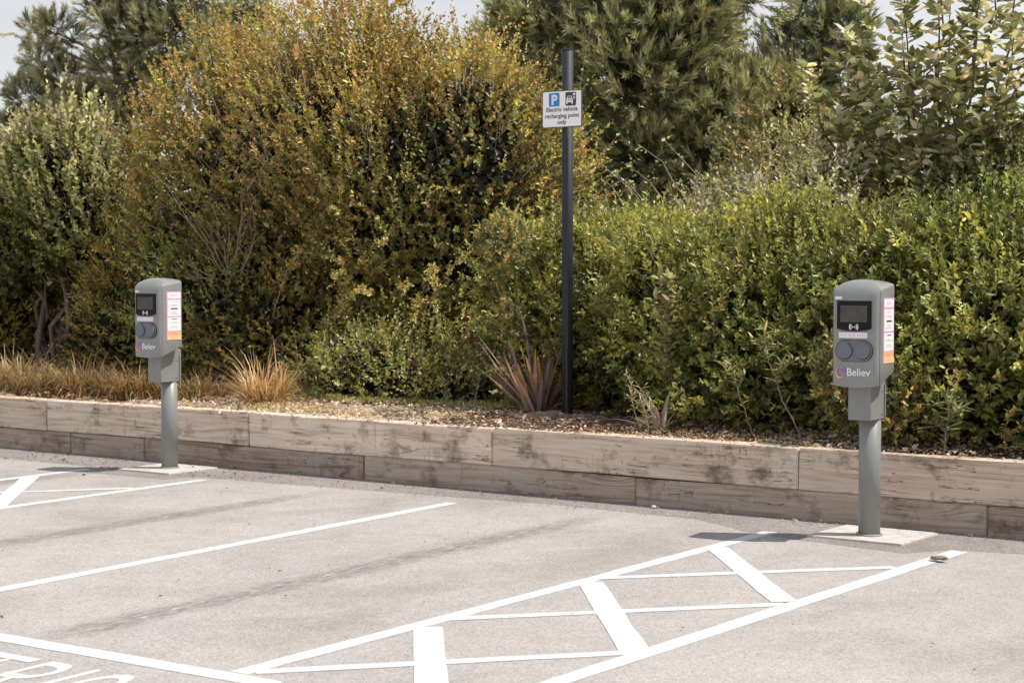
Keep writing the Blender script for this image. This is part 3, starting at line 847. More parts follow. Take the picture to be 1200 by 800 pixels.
    text_mesh('logo_lettering', 'Believ', .064, M['white'], root, (-.046, YF - .0022, .999), offset=.0008, extrude=.0012, spacing=.98)
    # information sticker on the +X side
    XS = .1512
    def side(name, y0, y1, z0, z1, off, mat, par):
        mb = MB(); mb.box(XS - .003, XS + off, y0, y1, z0, z1); return mb.build(name, mat, par)
    inf = side('information_sticker', -.176, -.014, 1.070, 1.462, .0012, M['pink'], root)
    for z0, z1 in ((1.405, 1.455), (1.262, 1.395), (1.145, 1.253)): side('panel', -.164, -.017, z0, z1, .0020, M['sticker'], inf)
    side('panel', -.166, -.014, 1.073, 1.140, .0020, M['orange'], inf); side('panel', -.166, -.014, 1.073, 1.108, .0026, M['orange_pale'], inf)
    mb = MB(); rg = random.Random(3)
    for z in [1.436, 1.424, 1.375, 1.352, 1.345, 1.300, 1.290, 1.280, 1.235, 1.212, 1.204, 1.18, 1.17]:
        hw = rg.uniform(.025, .05); mb.box(XS, XS + .0026, -.092 - hw, -.092 + hw, z, z + .0035)
    mb.build('print', M['ink_grey'], inf)
    for a, b, z0, z1 in ((-.130, -.050, 1.318, 1.328), (-.12, -.06, 1.238, 1.242)):
        mb = MB(); mb.box(XS, XS + .0028, a, b, z0, z1); mb.build('bold_print', M['ink'], inf)
    for z in (1.128, 1.118, 1.095, 1.083):
        mb = MB(); mb.box(XS, XS + .0032, -.14, rg.uniform(-.09, -.04), z, z + .0035); mb.build('printed_line', M['orange'], inf)
    return root
def copy_tree(o, parent=None):
    c = o.copy(); COL.objects.link(c); c.parent = parent
    for ch in list(o.children): copy_tree(ch, c)
    return c
ch1 = make_charger('charging_post', (-4.212, 10.185, 0), 0, 'nearer grey charging post on the right, standing in front of the long green hedge')
ch2 = copy_tree(ch1); ch2.location = (-10.44, 10.505, 0); ch2.rotation_euler = (0, 0, 0); ch2['label'] = 'farther grey charging post on the left, between tufts of dry grass'

# ------------------------------------------------------------------ sign post
PX, PY = -7.44, 11.86
post = empty('sign_post', (PX, PY, .42), 0, 'tall dark round steel post beside the bronze strap-leaved plant', 'post')
mb = MB(); mb.tube([(0, 0, -.1), (0, 0, 2.93)], [.044, .044], 32); o = mb.build('pole', M['post_dark'], post)
for p in o.data.polygons:
    if len(p.vertices) == 4: p.use_smooth = True
mb = MB(); mb.tube([(0, 0, 2.93), (0, 0, 2.938), (0, 0, 2.942)], [.0455, .0455, .036], 32); mb.build('cap', M['post_dark'], post)
mb = MB(); mb.box(.012, .03, -.047, -.040, -.02, 2.25, .002); mb.build('cable_strip', M['post_dark'], post)
sign = empty('parking_sign', (PX, PY - .052, 0), 0, 'white rectangular sign for electric vehicle recharging on the dark post', 'sign')
W2, ZB, ZT = .184, 2.745, 3.035; dx = -.012
def sx_(a): return a
mb = MB(); mb.prism(rrect(-W2 + dx, W2 + dx, ZB, ZT, .012, 4), -.012, -.006); mb.build('backing', M['sign_edge'], sign)
mb = MB(); mb.prism(rrect(-W2 + dx + .008, W2 + dx - .008, ZB + .008, ZT - .008, .010, 4), -.0135, -.0115); mb.build('sign_face', M['sign_white'], sign)
mb = MB(); mb.prism(rrect(-.132, -.034, ZT - .123, ZT - .018, .010, 4), -.0150, -.0130); o = mb.build('parking_symbol', M['blue'], sign)
text_mesh('symbol_letter', 'P', .105, M['white'], o, (-.109, -.0155, ZT - .107), offset=.004, extrude=.001)
mb = MB(); mb.prism(rrect(.022, .118, ZT - .123, ZT - .018, .008, 4), -.0150, -.0130); o = mb.build('charging_symbol', M['ink'], sign)
mb = MB(); zc = ZT - .075; xc = .060
def P_(pts): mb.prism([(xc + a, zc + b) for a, b in pts], -.0165, -.0145)
P_([(-.030, -.012), (.030, -.012), (.030, .006), (.024, .010), (-.024, .010), (-.030, .006)])   # bonnet
P_([(-.030, -.034), (-.018, -.034), (-.018, -.012), (-.030, -.012)]); P_([(.018, -.034), (.030, -.034), (.030, -.012), (.018, -.012)])
P_([(-.024, .010), (-.018, .010), (-.013, .024), (-.019, .028)]); P_([(.018, .010), (.024, .010), (.019, .028), (.013, .024)]); P_([(-.019, .028), (-.013, .023), (.013, .023), (.019, .028)])
P_([(-.018, -.022), (.018, -.022), (.018, -.012), (-.018, -.012)])
P_([(x - xc, z - zc) for x, z in disc_pts(.101, ZT - .036, .011, 18)]); P_([(x - xc, z - zc) for x, z in disc_pts(.101, ZT - .060, .0075, 14)])
P_([(.038, -.004), (.042, -.004), (.042, .016), (.038, .016)])
mb.build('car_pictogram', M['white'], o)
mb = MB(); mb.prism([(xc - .020, zc - .002), (xc - .020, zc - .006), (xc + .020, zc - .006), (xc + .020, zc - .002)], -.0172, -.016); mb.build('pictogram_grille', M['ink'], o)
text_mesh('sign_lettering', 'Electric vehicle\nrecharging point\nonly', .0468, M['ink'], sign, (dx, -.0145, ZT - .163), align='CENTER', offset=.0005, extrude=.0008, line=1.06, spacing=1.02)
for z in (ZB + .06, ZT - .06):
    mb = MB(); mb.tube([(.052 * math.cos(q), .052 + .048 * math.sin(q), z) for q in [R(-170 + 340 * i / 14 + 90 + 180) for i in range(15)]], [.003] * 15, 6, False)
    mb.box(-.06, .06, -.006, .004, z - .010, z + .010); mb.build('bracket', M['metal'], sign)

# ------------------------------------------------------------------ loose bits
def lump(name, loc, s, seed, mat, label, cat, flat=.5):
    bm = bmesh.new(); bmesh.ops.create_icosphere(bm, subdivisions=3, radius=1)
    for v in bm.verts:
        d = 1 + .35 * mnoise.noise(v.co * 1.7 + Vector((seed, 0, 0))) + .12 * mnoise.noise(v.co * 6 + Vector((seed, 0, 0)))
        v.co = Vector((v.co.x * s[0], v.co.y * s[1], v.co.z * s[2])) * d
    me = bpy.data.meshes.new(name); bm.to_mesh(me); bm.free()
    o = link(name, me, mat); o.location = loc; return tag(o, label, cat)
o = lump('bark_chunk', (-3.53, 9.53, .022), (.062, .026, .013), 3, M['stone'], 'brown splinter of bark lying by the end of the right white line', 'bark'); o.rotation_euler = (0, R(-4), R(-12))
o = lump('stone', (-5.95, 10.60, .012), (.020, .016, .013), 8, M['concrete'], 'small pale stone lying at the foot of the timber wall', 'stone')

def scatter(name, label, cat, n, box, size, cols, seed, zf, mat='leaf_dry', lw=.6):
    rg = np.random.RandomState(seed); P = np.stack([rg.uniform(box[0], box[1], n), rg.uniform(box[2], box[3], n), np.zeros(n)], 1)
    P[:, 2] = zf(P)
    D = unit(np.stack([rg.normal(size=n), rg.normal(size=n), rg.normal(0, .25, n)], 1)); Nn = unit(np.cross(D, np.cross([0, 0, 1.], D)) + .3 * rg.normal(size=(n, 3)))
    Nn = unit(Nn - D * np.sum(Nn * D, 1, keepdims=True))
    L = size * np.exp(rg.normal(0, .4, n))
    o = leaf_mesh(name, P, D, Nn, L, L * lw, tints(n, None, .3, seed, cols), M[mat], None)
    return tag(o, label, cat, kind='stuff')
def bedz(P): return .465 + np.minimum(P[:, 1] - (10.76 + WA * (P[:, 0] + 3.4)), 4) * .03
scatter('bark_mulch', 'brown bark chips and dead leaves strewn over the bed', 'mulch', 7000, (-8.2, -2.5, 10.85, 12.4), .028, [(.10, .065, .05), (.2, .14, .1), (.36, .28, .22), (.06, .04, .03)], 4, bedz)
scatter('leaf_litter', 'dry leaf litter over the sandy end of the bed', 'leaf litter', 3200, (-15, -7.5, 11.0, 12.9), .026, [(.34, .26, .18), (.24, .17, .11), (.45, .38, .3)], 5, bedz)
scatter('debris', 'tiny dark crumbs and dead leaves at the foot of the wall', 'debris', 1600, (-12.5, -3, 10.2, 10.9), .013, [(.1, .07, .05), (.2, .15, .11), (.3, .26, .22)], 6, lambda P: np.where(P[:, 1] < 10.61 + WA * (P[:, 0] + 3.4), .009, .47))
scatter('grit', 'few dark specks of grit on the asphalt', 'grit', 130, (-11, -1.5, 5.3, 10.2), .014, [(.1, .08, .06), (.25, .18, .12)], 9, lambda P: P[:, 0] * 0 + .011)

# gravel on the sandy part
def gravel():
    rg = np.random.RandomState(12); n = 2600
    P = np.stack([rg.uniform(-11.5, -3, n), rg.uniform(10.85, 12.3, n), np.zeros(n)], 1); P[:, 2] = bedz(P) - .004
    base = np.array([(1, 0, 0), (0, 1, 0), (-1, 0, 0), (0, -1, 0), (0, 0, 1), (0, 0, -1)], float)
    tri = np.array([0, 1, 4, 1, 2, 4, 2, 3, 4, 3, 0, 4, 1, 0, 5, 2, 1, 5, 3, 2, 5, 0, 3, 5])
    s = (.011 * np.exp(rg.normal(0, .4, n)))[:, None, None]
    V = P[:, None] + base[None] * s * rg.uniform(.6, 1.3, (n, 6, 1)) * np.array([1, 1, .7])
    F = (np.arange(n) * 6)[:, None] + tri[None]
    C = np.repeat(tints(n, None, .2, 3, [(.5, .43, .37), (.36, .28, .22), (.6, .55, .5)]), 6, 0)
    tag(raw_mesh('gravel', V.reshape(-1, 3), F.ravel(), 3, C, M['leaf_dry'], None), 'small pale stones scattered over the bed', 'gravel', kind='stuff')
gravel()

# ================================================================== VEGETATION
GRN = [(.115, .120, .028), (.085, .098, .024), (.15, .145, .036), (.19, .175, .055)]

# --- long hedge on the right
HE = [((-8.35, 13.3, 1.04), (.42, .6, .80)), ((-7.75, 13.25, 1.10), (.85, .95, .86)), ((-6.7, 13.05, 1.04), (.9, 1.0, .80)), ((-5.75, 12.8, 1.03), (.85, 1.05, .80)),
      ((-4.85, 12.55, 1.06), (.85, 1.08, .83)), ((-3.9, 12.38, 1.04), (.9, 1.1, .82)), ((-2.9, 12.3, 1.04), (.9, 1.1, .82)), ((-1.9, 12.3, 1.04), (.9, 1.1, .82))]
hedge = empty('hedge', (-5.5, 12.6, .45), 0, 'long dense green hedge of small glossy leaves behind the right charging post', 'hedge')
shrub(hedge, local(HE, hedge.location), 11, 290, 12, .17, .052, .0245, [(.095, .110, .024), (.050, .066, .017), (.15, .155, .032), (.22, .20, .05)], [4, 3, 3, 1.2], pvar=.28,
      tip=(.33, .31, .078), tipw=.55, up=.7, rnd=.45, amp=.17, freq=3.0, p=2.6, zmin=.05, ang=58, layers=((1., 1.), (.91, .8)), amp2=.12, shoot_var=.4, start=.3, twig=('bark_grey', .12, .0035), back=.2)
rg = random.Random(4)
branches('stems', (-.2, -.2, 0), [(x, rg.uniform(-.6, .4), rg.uniform(.6, 1.5)) for x in [-3, -2.4, -1.8, -1.2, -.6, 0, .6, 1.2, 1.8, 2.4, 3.]], .018, M['bark_grey'], hedge, 2, 3)

# --- big orange and green bush
OE = [((-11.75, 14.4, 2.25), (1.7, 1.4, 1.65)), ((-10.45, 14.3, 2.4), (1.1, 1.1, 1.38)), ((-13.1, 14.2, 2.05), (.9, 1.0, 1.35)), ((-11.2, 14.4, 3.25), (.95, .95, .78)),
      ((-9.85, 14.1, 2.75), (.6, .7, .85)), ((-12.3, 13.6, 1.1), (1.2, .9, .75)), ((-12.4, 14.4, 2.95), (.85, .9, .62))]
ob = empty('field_shrub', (-11.4, 14.3, .5), 0, 'huge rounded bush with green leaves turning orange at the shoot tips', 'bush')
LO = local(OE, ob.location)
shrub(ob, LO, 21, 165, 14, .26, .048, .028, [(.135, .150, .030), (.085, .11, .026), (.19, .19, .040), (.22, .15, .05)], [3, 2.5, 3, .6], pvar=.3,
      tip=(.42, .205, .080), tipw=.42, up=1.0, rnd=.45, amp=.33, freq=2.8, zmin=.1, ang=62, layers=((1., 1.), (.92, .8)), amp2=.13, back=.2,
      twig=('bark_pale', .35, .004), w2=.6, mat='leaf', shoot_var=.5, density_noise=.38, start=.35)
rg = random.Random(8)
branches('stems', (0, -.1, -.1), [(rg.uniform(-1.6, 1.6), rg.uniform(-1.3, .2), rg.uniform(1.2, 3.)) for _ in range(34)], .024, M['bark_grey'], ob, 3, 5, .3)
branches('bare_twigs', (-.75, -1.2, 1.0), [(-1.35 + .22 * i + rg.uniform(-.1, .1), -1.66, rg.uniform(1.7, 2.4)) for i in range(8)] + [(-.6 + .25 * i, -1.66, rg.uniform(1.2, 1.9)) for i in range(4)] + [(-1.9 + .3 * i, -1.6, rg.uniform(1.1, 1.7)) for i in range(4)], .0075, M['bark_pale'], ob, 3, 15, .1)

# --- low front bramble under the orange bush
LE = [((-9.75, 12.75, .62), (.62, .5, .36)), ((-10.4, 12.85, .68), (.45, .5, .42)), ((-9.05, 12.7, .55), (.30, .35, .22))]
lb = empty('low_shrub', (-9.7, 12.8, .48), 0, 'low sprawling yellow-green shrub at the foot of the big orange bush', 'shrub')
shrub(lb, local(LE, lb.location), 31, 170, 10, .2, .036, .021, [(.15, .15, .035), (.11, .12, .03), (.22, .2, .06)], [3, 2, 2], tip=(.34, .27, .08), tipw=.5, up=.8, rnd=.6, amp=.2, freq=3.5, zmin=-.02, amp2=.12, back=.5, twig=('bark_pale', .2, .003))
# arching sprays reaching out of the bush
sp = empty('arching_shrub', (-10.6, 13.1, .5), 0, 'leafy yellow-green sprays arching out over the low shrub', 'shrub')
mbt = MB(); rg = random.Random(12); PA, DA, TA = [], [], []
for i in range(16):
    a = Vector((rg.uniform(-1.6, 1.0), rg.uniform(-.1, .5), rg.uniform(.2, .8))); b = a + Vector((rg.uniform(.35, 1.05), rg.uniform(-.7, -.2), rg.uniform(.25, .85)))
    pts = curve_pts(a, b, (0, 0, .12), 9, rg, .01); mbt.tube(pts, [.006 * (1 - .09 * q) for q in range(9)], 4, False)
    for q in range(2, 9):
        for _ in range(3):
            d = (pts[q] - pts[q - 1]).normalized(); PA.append(pts[q - 1].lerp(pts[q], rg.random())); DA.append((d + Vector((rg.gauss(0, .5), rg.gauss(0, .5), rg.gauss(.25, .4)))).normalized())
mbt.build('stems', M['bark_pale'], sp)
pos, ld, nn, t, idx = leaves_on(np.array(PA), np.array(DA), .09, 7, 5, 60)
leaf_mesh('foliage', pos, ld, nn, .036, .021, tints(len(pos), None, .25, 5, [(.24, .21, .06), (.18, .17, .045), (.33, .24, .07)]), M['leaf'], sp)

# --- pale rounded-leaf shrub at the left
PE = [((-15.75, 14.4, 2.5), (.72, .8, .80)), ((-16.5, 14.3, 2.1), (.6, .7, .75)), ((-15.25, 14.2, 2.1), (.55, .6, .7)), ((-17.2, 14.5, 1.8), (.6, .7, .7)), ((-16.1, 13.9, 1.8), (.6, .5, .45))]
ps = empty('pale_shrub', (-15.9, 14.4, .5), 0, 'tall shrub with creamy pale-backed leaves at the left edge of the photo', 'shrub')
shrub(ps, local(PE, ps.location), 41, 115, 15, .36, .066, .038, [(.17, .175, .065), (.30, .29, .14), (.085, .10, .03), (.13, .14, .045)], [2, 1, 4, 3], pvar=.3, tip=(.58, .53, .36), tipw=.7, up=1.1, rnd=.35, amp=.15, freq=3.2,
      zmin=.9, ang=50, layers=((1., 1.), (.88, .5)), amp2=.13, twig=('bark_grey', .5, .005), wid=(.3, .72), w2=.95, mat='leaf_dry', density_noise=.45)
rg = random.Random(18)
branches('stems', (.1, -.3, -.05), [(rg.uniform(-.8, .9), rg.uniform(-.9, -.1), rg.uniform(1.5, 2.8)) for _ in range(12)], .05, M['bark_grey'], ps, 4, 8, .2, .05)
# dim undergrowth below it
UE = [((-15.5, 14.7, 1.3), (1.1, .6, 1.0)), ((-17.3, 14.7, 1.3), (1.2, .6, 1.0)), ((-14.2, 14.5, 1.0), (.8, .6, .7))]
us = empty('undergrowth_shrub', (-16, 14.7, .5), 0, 'dark green undergrowth behind the bare stems at the left', 'shrub')
shrub(us, local(UE, us.location), 45, 150, 9, .15, .05, .03, [(.09, .1, .03), (.14, .13, .05), (.2, .19, .09)], [3, 2, 1], zmin=0, amp=.2, freq=3)
# --- yellow-green conifer-like shrubs
YC = [(.20, .155, .03), (.14, .12, .024), (.26, .19, .04)]
ys = empty('golden_shrub', (-16.7, 13.9, .5), 0, 'small golden-green shrub at the far left edge behind the grasses', 'shrub', 'golden shrubs behind the left charging post')
shrub(ys, local([((-16.65, 13.9, 1.3), (.55, .5, .75)), ((-17.1, 13.9, 1.0), (.5, .5, .6))], ys.location), 51, 260, 12, .15, .030, .012, YC, [2, 2, 1], up=.8, amp=.2, freq=4, zmin=0, amp2=.12)
ys2 = empty('golden_shrub', (-14.15, 13.6, .5), 0, 'golden-green shrub just left of and behind the left charging post', 'shrub', 'golden shrubs behind the left charging post')
shrub(ys2, local([((-14.15, 13.6, 1.45), (.42, .42, .62)), ((-14.0, 13.5, 1.05), (.5, .45, .55)), ((-13.7, 13.5, 1.75), (.3, .3, .4))], ys2.location), 55, 260, 12, .15, .030, .012, YC, [2, 2, 1], up=.7, amp=.2, freq=4, zmin=0, amp2=.12)

# --- grasses
GP = [(.17, .16, .055), (.25, .21, .09), (.11, .12, .04), (.36, .28, .15), (.3, .17, .1)]
for i, (x, y, L, n, lab, pal) in enumerate([
    (-13.95, 11.95, .62, 700, 'pale green-tan grass tuft at the far left edge on the wall', [(.34, .32, .15), (.45, .4, .24), (.2, .2, .08)]),
    (-13.35, 11.75, .5, 600, 'reddish-tan grass tuft second from the left on the wall', [(.3, .2, .11), (.25, .2, .1), (.15, .14, .06)]),
    (-12.75, 11.75, .55, 800, 'dark arching green grass tuft left of the left charging post', GP),
    (-12.15, 11.8, .52, 800, 'arching grass tuft directly behind the left charging post', GP),
    (-11.55, 12.0, .42, 500, 'small dark grass tuft right of the left charging post', GP),
    (-14.6, 12.2, .6, 500, 'tall dim grass tuft behind the leftmost one', GP)]):
    r_ = empty('grass_tuft', (x, y, .44), 0, lab, 'grass tuft', 'grass tufts along the left of the wall')
    blades('blades', (0, 0, 0), int(n * .75), L * .58, .011, [(c_[0] * .80, c_[1] * .66, c_[2] * .62) for c_ in pal], None, 60 + i, r_, spread=.30, lean=.55, curve=2.0)
    blades('dead_blades', (0, 0, 0), n // 2, L * .58, .008, [(.36, .26, .15), (.28, .19, .11)], None, 80 + i, r_, spread=.3, lean=.6, curve=1.7)
dg = empty('dry_grass_clump', (-10.6, 11.85, .44), 0, 'round clump of straw-coloured dry grass right of the left charging post', 'grass tuft')
blades('blades', (0, 0, 0), 850, .33, .009, [(.50, .36, .20), (.40, .26, .14), (.60, .46, .29), (.27, .17, .09)], None, 91, dg, spread=.17, lean=.8, curve=1.1, Lvar=.35)
blades('stalks', (0, 0, 0), 40, .42, .005, [(.55, .42, .26), (.4, .24, .14)], None, 92, dg, spread=.2, lean=.6, curve=.5, Lvar=.2)
# thin green fringe and ground cover along the foot of the shrubs
rg = np.random.RandomState(3); n = 5200
cx = rg.uniform(-11.4, -8.2, n); cy = 12.25 - .12 * (cx + 10) + np.abs(rg.normal(0, .22, n)) - .12 * np.sin(cx * 3)
Dg = unit(np.stack([rg.normal(0, .5, n), rg.normal(0, .5, n), np.abs(rg.normal(.6, .3, n))], 1)); Ng = unit(np.cross(Dg, rg.normal(size=Dg.shape)))
o = leaf_mesh('ground_cover', np.stack([cx, cy, np.full(n, .47)], 1), Dg, Ng, .06, .018, tints(n, None, .25, 2, [(.19, .18, .05), (.14, .15, .04), (.33, .29, .12)]), M['leaf'], None)
tag(o, 'short green weeds and grass fringe in front of the low shrub', 'weeds', kind='stuff')
rg = np.random.RandomState(6); n = 2600
cx = rg.uniform(-10.8, -7.4, n); cy = rg.uniform(11.15, 12.2, n); keep = SNoise(4, 4.)(np.stack([cx, cy * 2, cx * 0], 1)) > .35; cx = cx[keep]; cy = cy[keep]; n = len(cx)
Dg = unit(np.stack([rg.normal(0, .6, n), rg.normal(0, .6, n), np.abs(rg.normal(.4, .3, n))], 1)); Ng = unit(np.cross(Dg, rg.normal(size=Dg.shape)))
o = leaf_mesh('dry_grass', np.stack([cx, cy, np.full(n, .465)], 1), Dg, Ng, .05, .009, tints(n, None, .2, 2, [(.44, .35, .2), (.28, .24, .1), (.38, .27, .14)]), M['leaf_dry'], None)
tag(o, 'thin patches of dry yellow grass on the sandy soil', 'grass', kind='stuff')

# --- bronze strap-leaved plant
ph = empty('strap_leaved_plant', (-7.80, 12.0, .45), 0, 'bronze-purple spiky plant with stiff sword leaves left of the sign post', 'plant')
BR = [(.19, .14, .135), (.31, .235, .215), (.11, .08, .08), (.40, .29, .23)]
blades('leaves', (0, 0, 0), 58, .60, .046, BR, [3, 3, 2, 1], 101, ph, spread=.09, lean=.52, curve=.12, seg=6, Lvar=.22, tipcol=(.45, .25, .12))
blades('low_leaves', (0, 0, 0), 26, .40, .030, [(.24, .15, .11), (.48, .29, .14), (.15, .10, .08)], None, 102, ph, spread=.06, lean=1.05, curve=.7, seg=6, Lvar=.25)
# fallen greyish plant
fp = empty('wilted_plant', (-6.30, 11.32, .45), 0, 'small wilted grey-purple strap-leaved plant in front of the hedge', 'plant')
blades('leaves', (0, 0, 0), 26, .30, .022, [(.30, .26, .24), (.42, .38, .34), (.20, .13, .13)], None, 103, fp, spread=.04, lean=.9, curve=.9, seg=6, Lvar=.3, dirs=(-.5, 0, 0))

# --- weeds and saplings
def stem_plant(name, x, y, h, lean, nleaf, ll, lw, pal, label, seed, cat='weed', mat='bark_pale', tuft=True, side=3, leafmat='leaf_dry', r=.006):
    root = empty(name, (x, y, .44), 0, label, cat); rg = random.Random(seed); mb = MB(); P, D, L = [], [], []
    main = curve_pts((0, 0, 0), (lean[0], lean[1], h), (rg.uniform(-.03, .03), 0, 0), 9, rg, .008)
    mb.tube(main, [r * (1 - .08 * i) for i in range(9)], 5, False)
    for s in range(side):
        i = rg.randint(4, 7); e = main[i] + Vector((rg.uniform(-.14, .14), rg.uniform(-.08, .05), rg.uniform(.1, .25) * h))
        q = curve_pts(main[i], e, (0, 0, 0), 5, rg, .02); mb.tube(q, [r * .5, r * .4, r * .35, r * .3, r * .2], 4, False)
        for _ in range(nleaf // 3): P.append(q[rg.randint(1, 4)]); D.append((Vector((rg.gauss(0, 1), rg.gauss(0, 1), rg.gauss(.6, .4)))).normalized())
    mb.build('stem', M[mat], root)
    for k in range(nleaf):
        t = rg.uniform(.15, 1) * 8; i = min(7, int(t)); P.append(main[i].lerp(main[i + 1], t - i)); D.append((Vector((rg.gauss(0, 1), rg.gauss(0, 1), rg.gauss(.5, .4)))).normalized())
    P = np.array(P); D = np.array(D); Nn = np.array([0, 0, 1.]) - D * D[:, 2:3]; Nn = unit(Nn + .2 * np.random.RandomState(seed).normal(size=D.shape)); Nn = unit(Nn - D * np.sum(Nn * D, 1, keepdims=True))
    rr = np.random.RandomState(seed + 1)
    leaf_mesh('leaves', P, D, Nn, ll * np.exp(rr.normal(0, .3, len(P))), lw, tints(len(P), None, .2, seed, pal), M[leafmat], root)
    return root
GG = [(.26, .26, .13), (.18, .2, .08), (.36, .34, .2)]
stem_plant('stalky_weed', -6.36, 11.16, .42, (-.10, 0), 24, .05, .009, [(.46, .40, .24), (.36, .33, .18)], 'dry straw-coloured weed stalk in the bed right of the sign post', 201, side=5)
stem_plant('stalky_weed', -6.30, 11.14, .26, (-.05, -.02), 16, .06, .011, GG, 'short green-tan weed beside the dry weed stalk', 202)
stem_plant('tall_weed', -5.22, 11.42, .72, (-.28, -.1), 46, .07, .016, GG, 'tall grey-green weed leaning left in front of the hedge', 203, side=6)
stem_plant('tall_weed', -5.62, 11.45, .55, (-.14, -.1), 30, .07, .016, GG, 'shorter grey-green weed left of the tallest one', 204)
stem_plant('tall_weed', -4.05, 11.02, .34, (.05, -.05), 34, .10, .024, [(.14, .16, .09), (.2, .22, .13)], 'broad-leaved grey-green weed right of the right charging post', 205)
stem_plant('small_weed', -3.62, 10.98, .3, (.02, -.03), 30, .045, .016, [(.30, .22, .09), (.2, .2, .07)], 'small reddish-stemmed weed on the bed at the right edge', 206, mat='bark_red')
stem_plant('small_weed', -8.55, 12.15, .32, (.06, 0), 26, .045, .014, GG, 'small pale weed left of the bronze spiky plant', 207)
stem_plant('small_weed', -8.85, 12.2, .26, (-.03, 0), 26, .04, .012, GG, 'small leafy weed second to the left of the bronze spiky plant', 208)
stem_plant('flowering_weed', -8.35, 12.3, .62, (.1, .0), 22, .06, .012, GG, 'tall thin weed standing between low shrub and hedge', 209)
sap = stem_plant('sapling', -6.36, 11.72, 1.0, (-.06, -.12), 80, .08, .036, [(.26, .25, .13), (.18, .18, .08), (.36, .32, .2)], 'pale-leaved sapling with a purplish stem in front of the hedge', 210, cat='sapling', mat='bark_red', side=9, r=.010)
for (x, y, z, s, lab, sd) in ((-4.80, 11.05, .93, .17, 'yellow variegated sprig at the lower left of the right charger housing', 301), (-4.38, 11.0, .70, .17, 'yellow variegated sprig right of the right charger neck', 302), (-8.20, 11.95, 1.85, .15, 'yellow leafy sprig at the left end of the hedge', 303)):
    r_ = empty('variegated_shrub', (x, y + .1, .45), 0, lab, 'shrub', 'yellow variegated sprigs at the hedge')
    shrub(r_, [((0, 0, z - .45), (s, s, s * 1.3)), ((.05, .08, (z - .45) * .55), (s * .6, s * .6, s))], sd, 420, 8, .09, .038, .021, [(.23, .18, .045), (.15, .135, .04), (.08, .09, .03)], [2, 2, 3], inner=False, zmin=-.02, back=1.)
    mb = MB(); mb.tube([(0, .06, -.03), (.01, .03, (z - .45) * .5), (0, 0, z - .45)], [.006, .005, .003], 5); mb.build('stem', M['bark_grey'], r_)

# --- middle-ground shrubs behind the hedge
MIDC = [(.20, .19, .07), (.14, .145, .05), (.28, .25, .12)]
def mid(name, label, ells, seed, pal, w=None, dens=120, k=10, ll=.05, lw=.026, **kw):
    o = empty(name, (ells[0][0][0], ells[0][0][1], .9), 0, label, 'shrub')
    shrub(o, local(ells, o.location), seed, dens, k, .22, ll, lw, pal, w or [1] * len(pal), zmin=-.4, **kw)
    mb = MB(); mb.tube([(0, 0, -.4), (.05, 0, .5), (0, 0, 1.)], [.04, .03, .02], 6); mb.build('stem', M['bark_grey'], o)
    return o
mid('background_shrub', 'dull green shrub behind the hedge, just left of the broad-leaved tree', [((-7.75, 17., 2.2), (.75, .7, .8)), ((-7.1, 16.5, 2.1), (.7, .7, .75)), ((-8.2, 16.5, 1.9), (.5, .6, .55))], 401, MIDC, amp=.2, freq=3)
mid('background_shrub', 'grey-green shrub with pale seed heads right behind the middle of the hedge', [((-7.7, 14.8, 1.8), (.45, .5, .42)), ((-7.15, 14.7, 1.85), (.5, .5, .45)), ((-6.6, 14.5, 1.9), (.5, .5, .42))], 402,
    [(.22, .21, .11), (.16, .16, .07), (.40, .36, .26)], [3, 3, 1.3], amp=.25, freq=4, up=1., amp2=.15)
mid('orange_tinged_shrub', 'small tree with orange-tinged leaves in front of the right side of the big pine', [((-8.9, 19.2, 3.25), (.30, .4, .55)), ((-9.05, 19.2, 2.7), (.4, .5, .5))], 403, [(.17, .15, .05), (.13, .14, .04), (.26, .17, .065)], [3, 3, 1.2], ll=.06, lw=.035, amp=.2, freq=3)
mid('background_shrub', 'dark green shrub at the right edge behind the hedge', [((-4.9, 15.2, 1.9), (.9, .6, .75)), ((-3.9, 14.8, 2.0), (.9, .6, .8)), ((-5.9, 15.5, 1.8), (.6, .5, .6))], 404, [(.12, .13, .045), (.17, .17, .07)], amp=.2, freq=3)
mid('background_shrub', 'dark shrub filling the gap between orange bush and hedge', [((-9.2, 14.6, 1.2), (.8, .5, .75)), ((-8.3, 14.6, 1.2), (.7, .5, .7))], 405, [(.07, .08, .025), (.11, .11, .035)], amp=.2, freq=3)
mid('yellow_green_shrub', 'yellow-green bush between the big pine and the small right pine', [((-8.9, 18., 1.9), (.8, .7, .7)), ((-10.4, 18.5, 1.2), (1.2, .7, .6))], 406, [(.22, .20, .06), (.16, .16, .05)], amp=.2, freq=3)
# thin bramble canes above the hedge
bc = empty('bramble', (-8.6, 15.1, .6), 0, 'thin bare bramble canes arching up left above the hedge top', 'bramble')
rg = random.Random(5); mb = MB(); P = []; D = []
for k in range(6):
    e = Vector((-.9 + .22 * k, rg.uniform(-.2, .2), rg.uniform(1.75, 2.35))); pts = curve_pts((.5 + .1 * k, 0, 0), e, (.25, 0, .25), 9, rg, .012); mb.tube(pts, [.009 * (1 - .08 * i) for i in range(9)], 5, False)
    for q in range(5, 9):
        for _ in range(5): P.append(pts[q] + Vector((rg.gauss(0, .03), rg.gauss(0, .03), rg.gauss(0, .03)))); D.append(Vector((rg.gauss(0, 1), rg.gauss(0, 1), rg.gauss(.3, .6))).normalized())
mb.build('canes', M['bark_pale'], bc)
P = np.array(P); D = np.array(D); Nn = unit(np.cross(D, [.3, .9, .2])); leaf_mesh('leaves', P, D, Nn, .045, .026, tints(len(P), None, .25, 3, [(.5, .42, .32), (.3, .28, .13)]), M['leaf_dry'], bc)
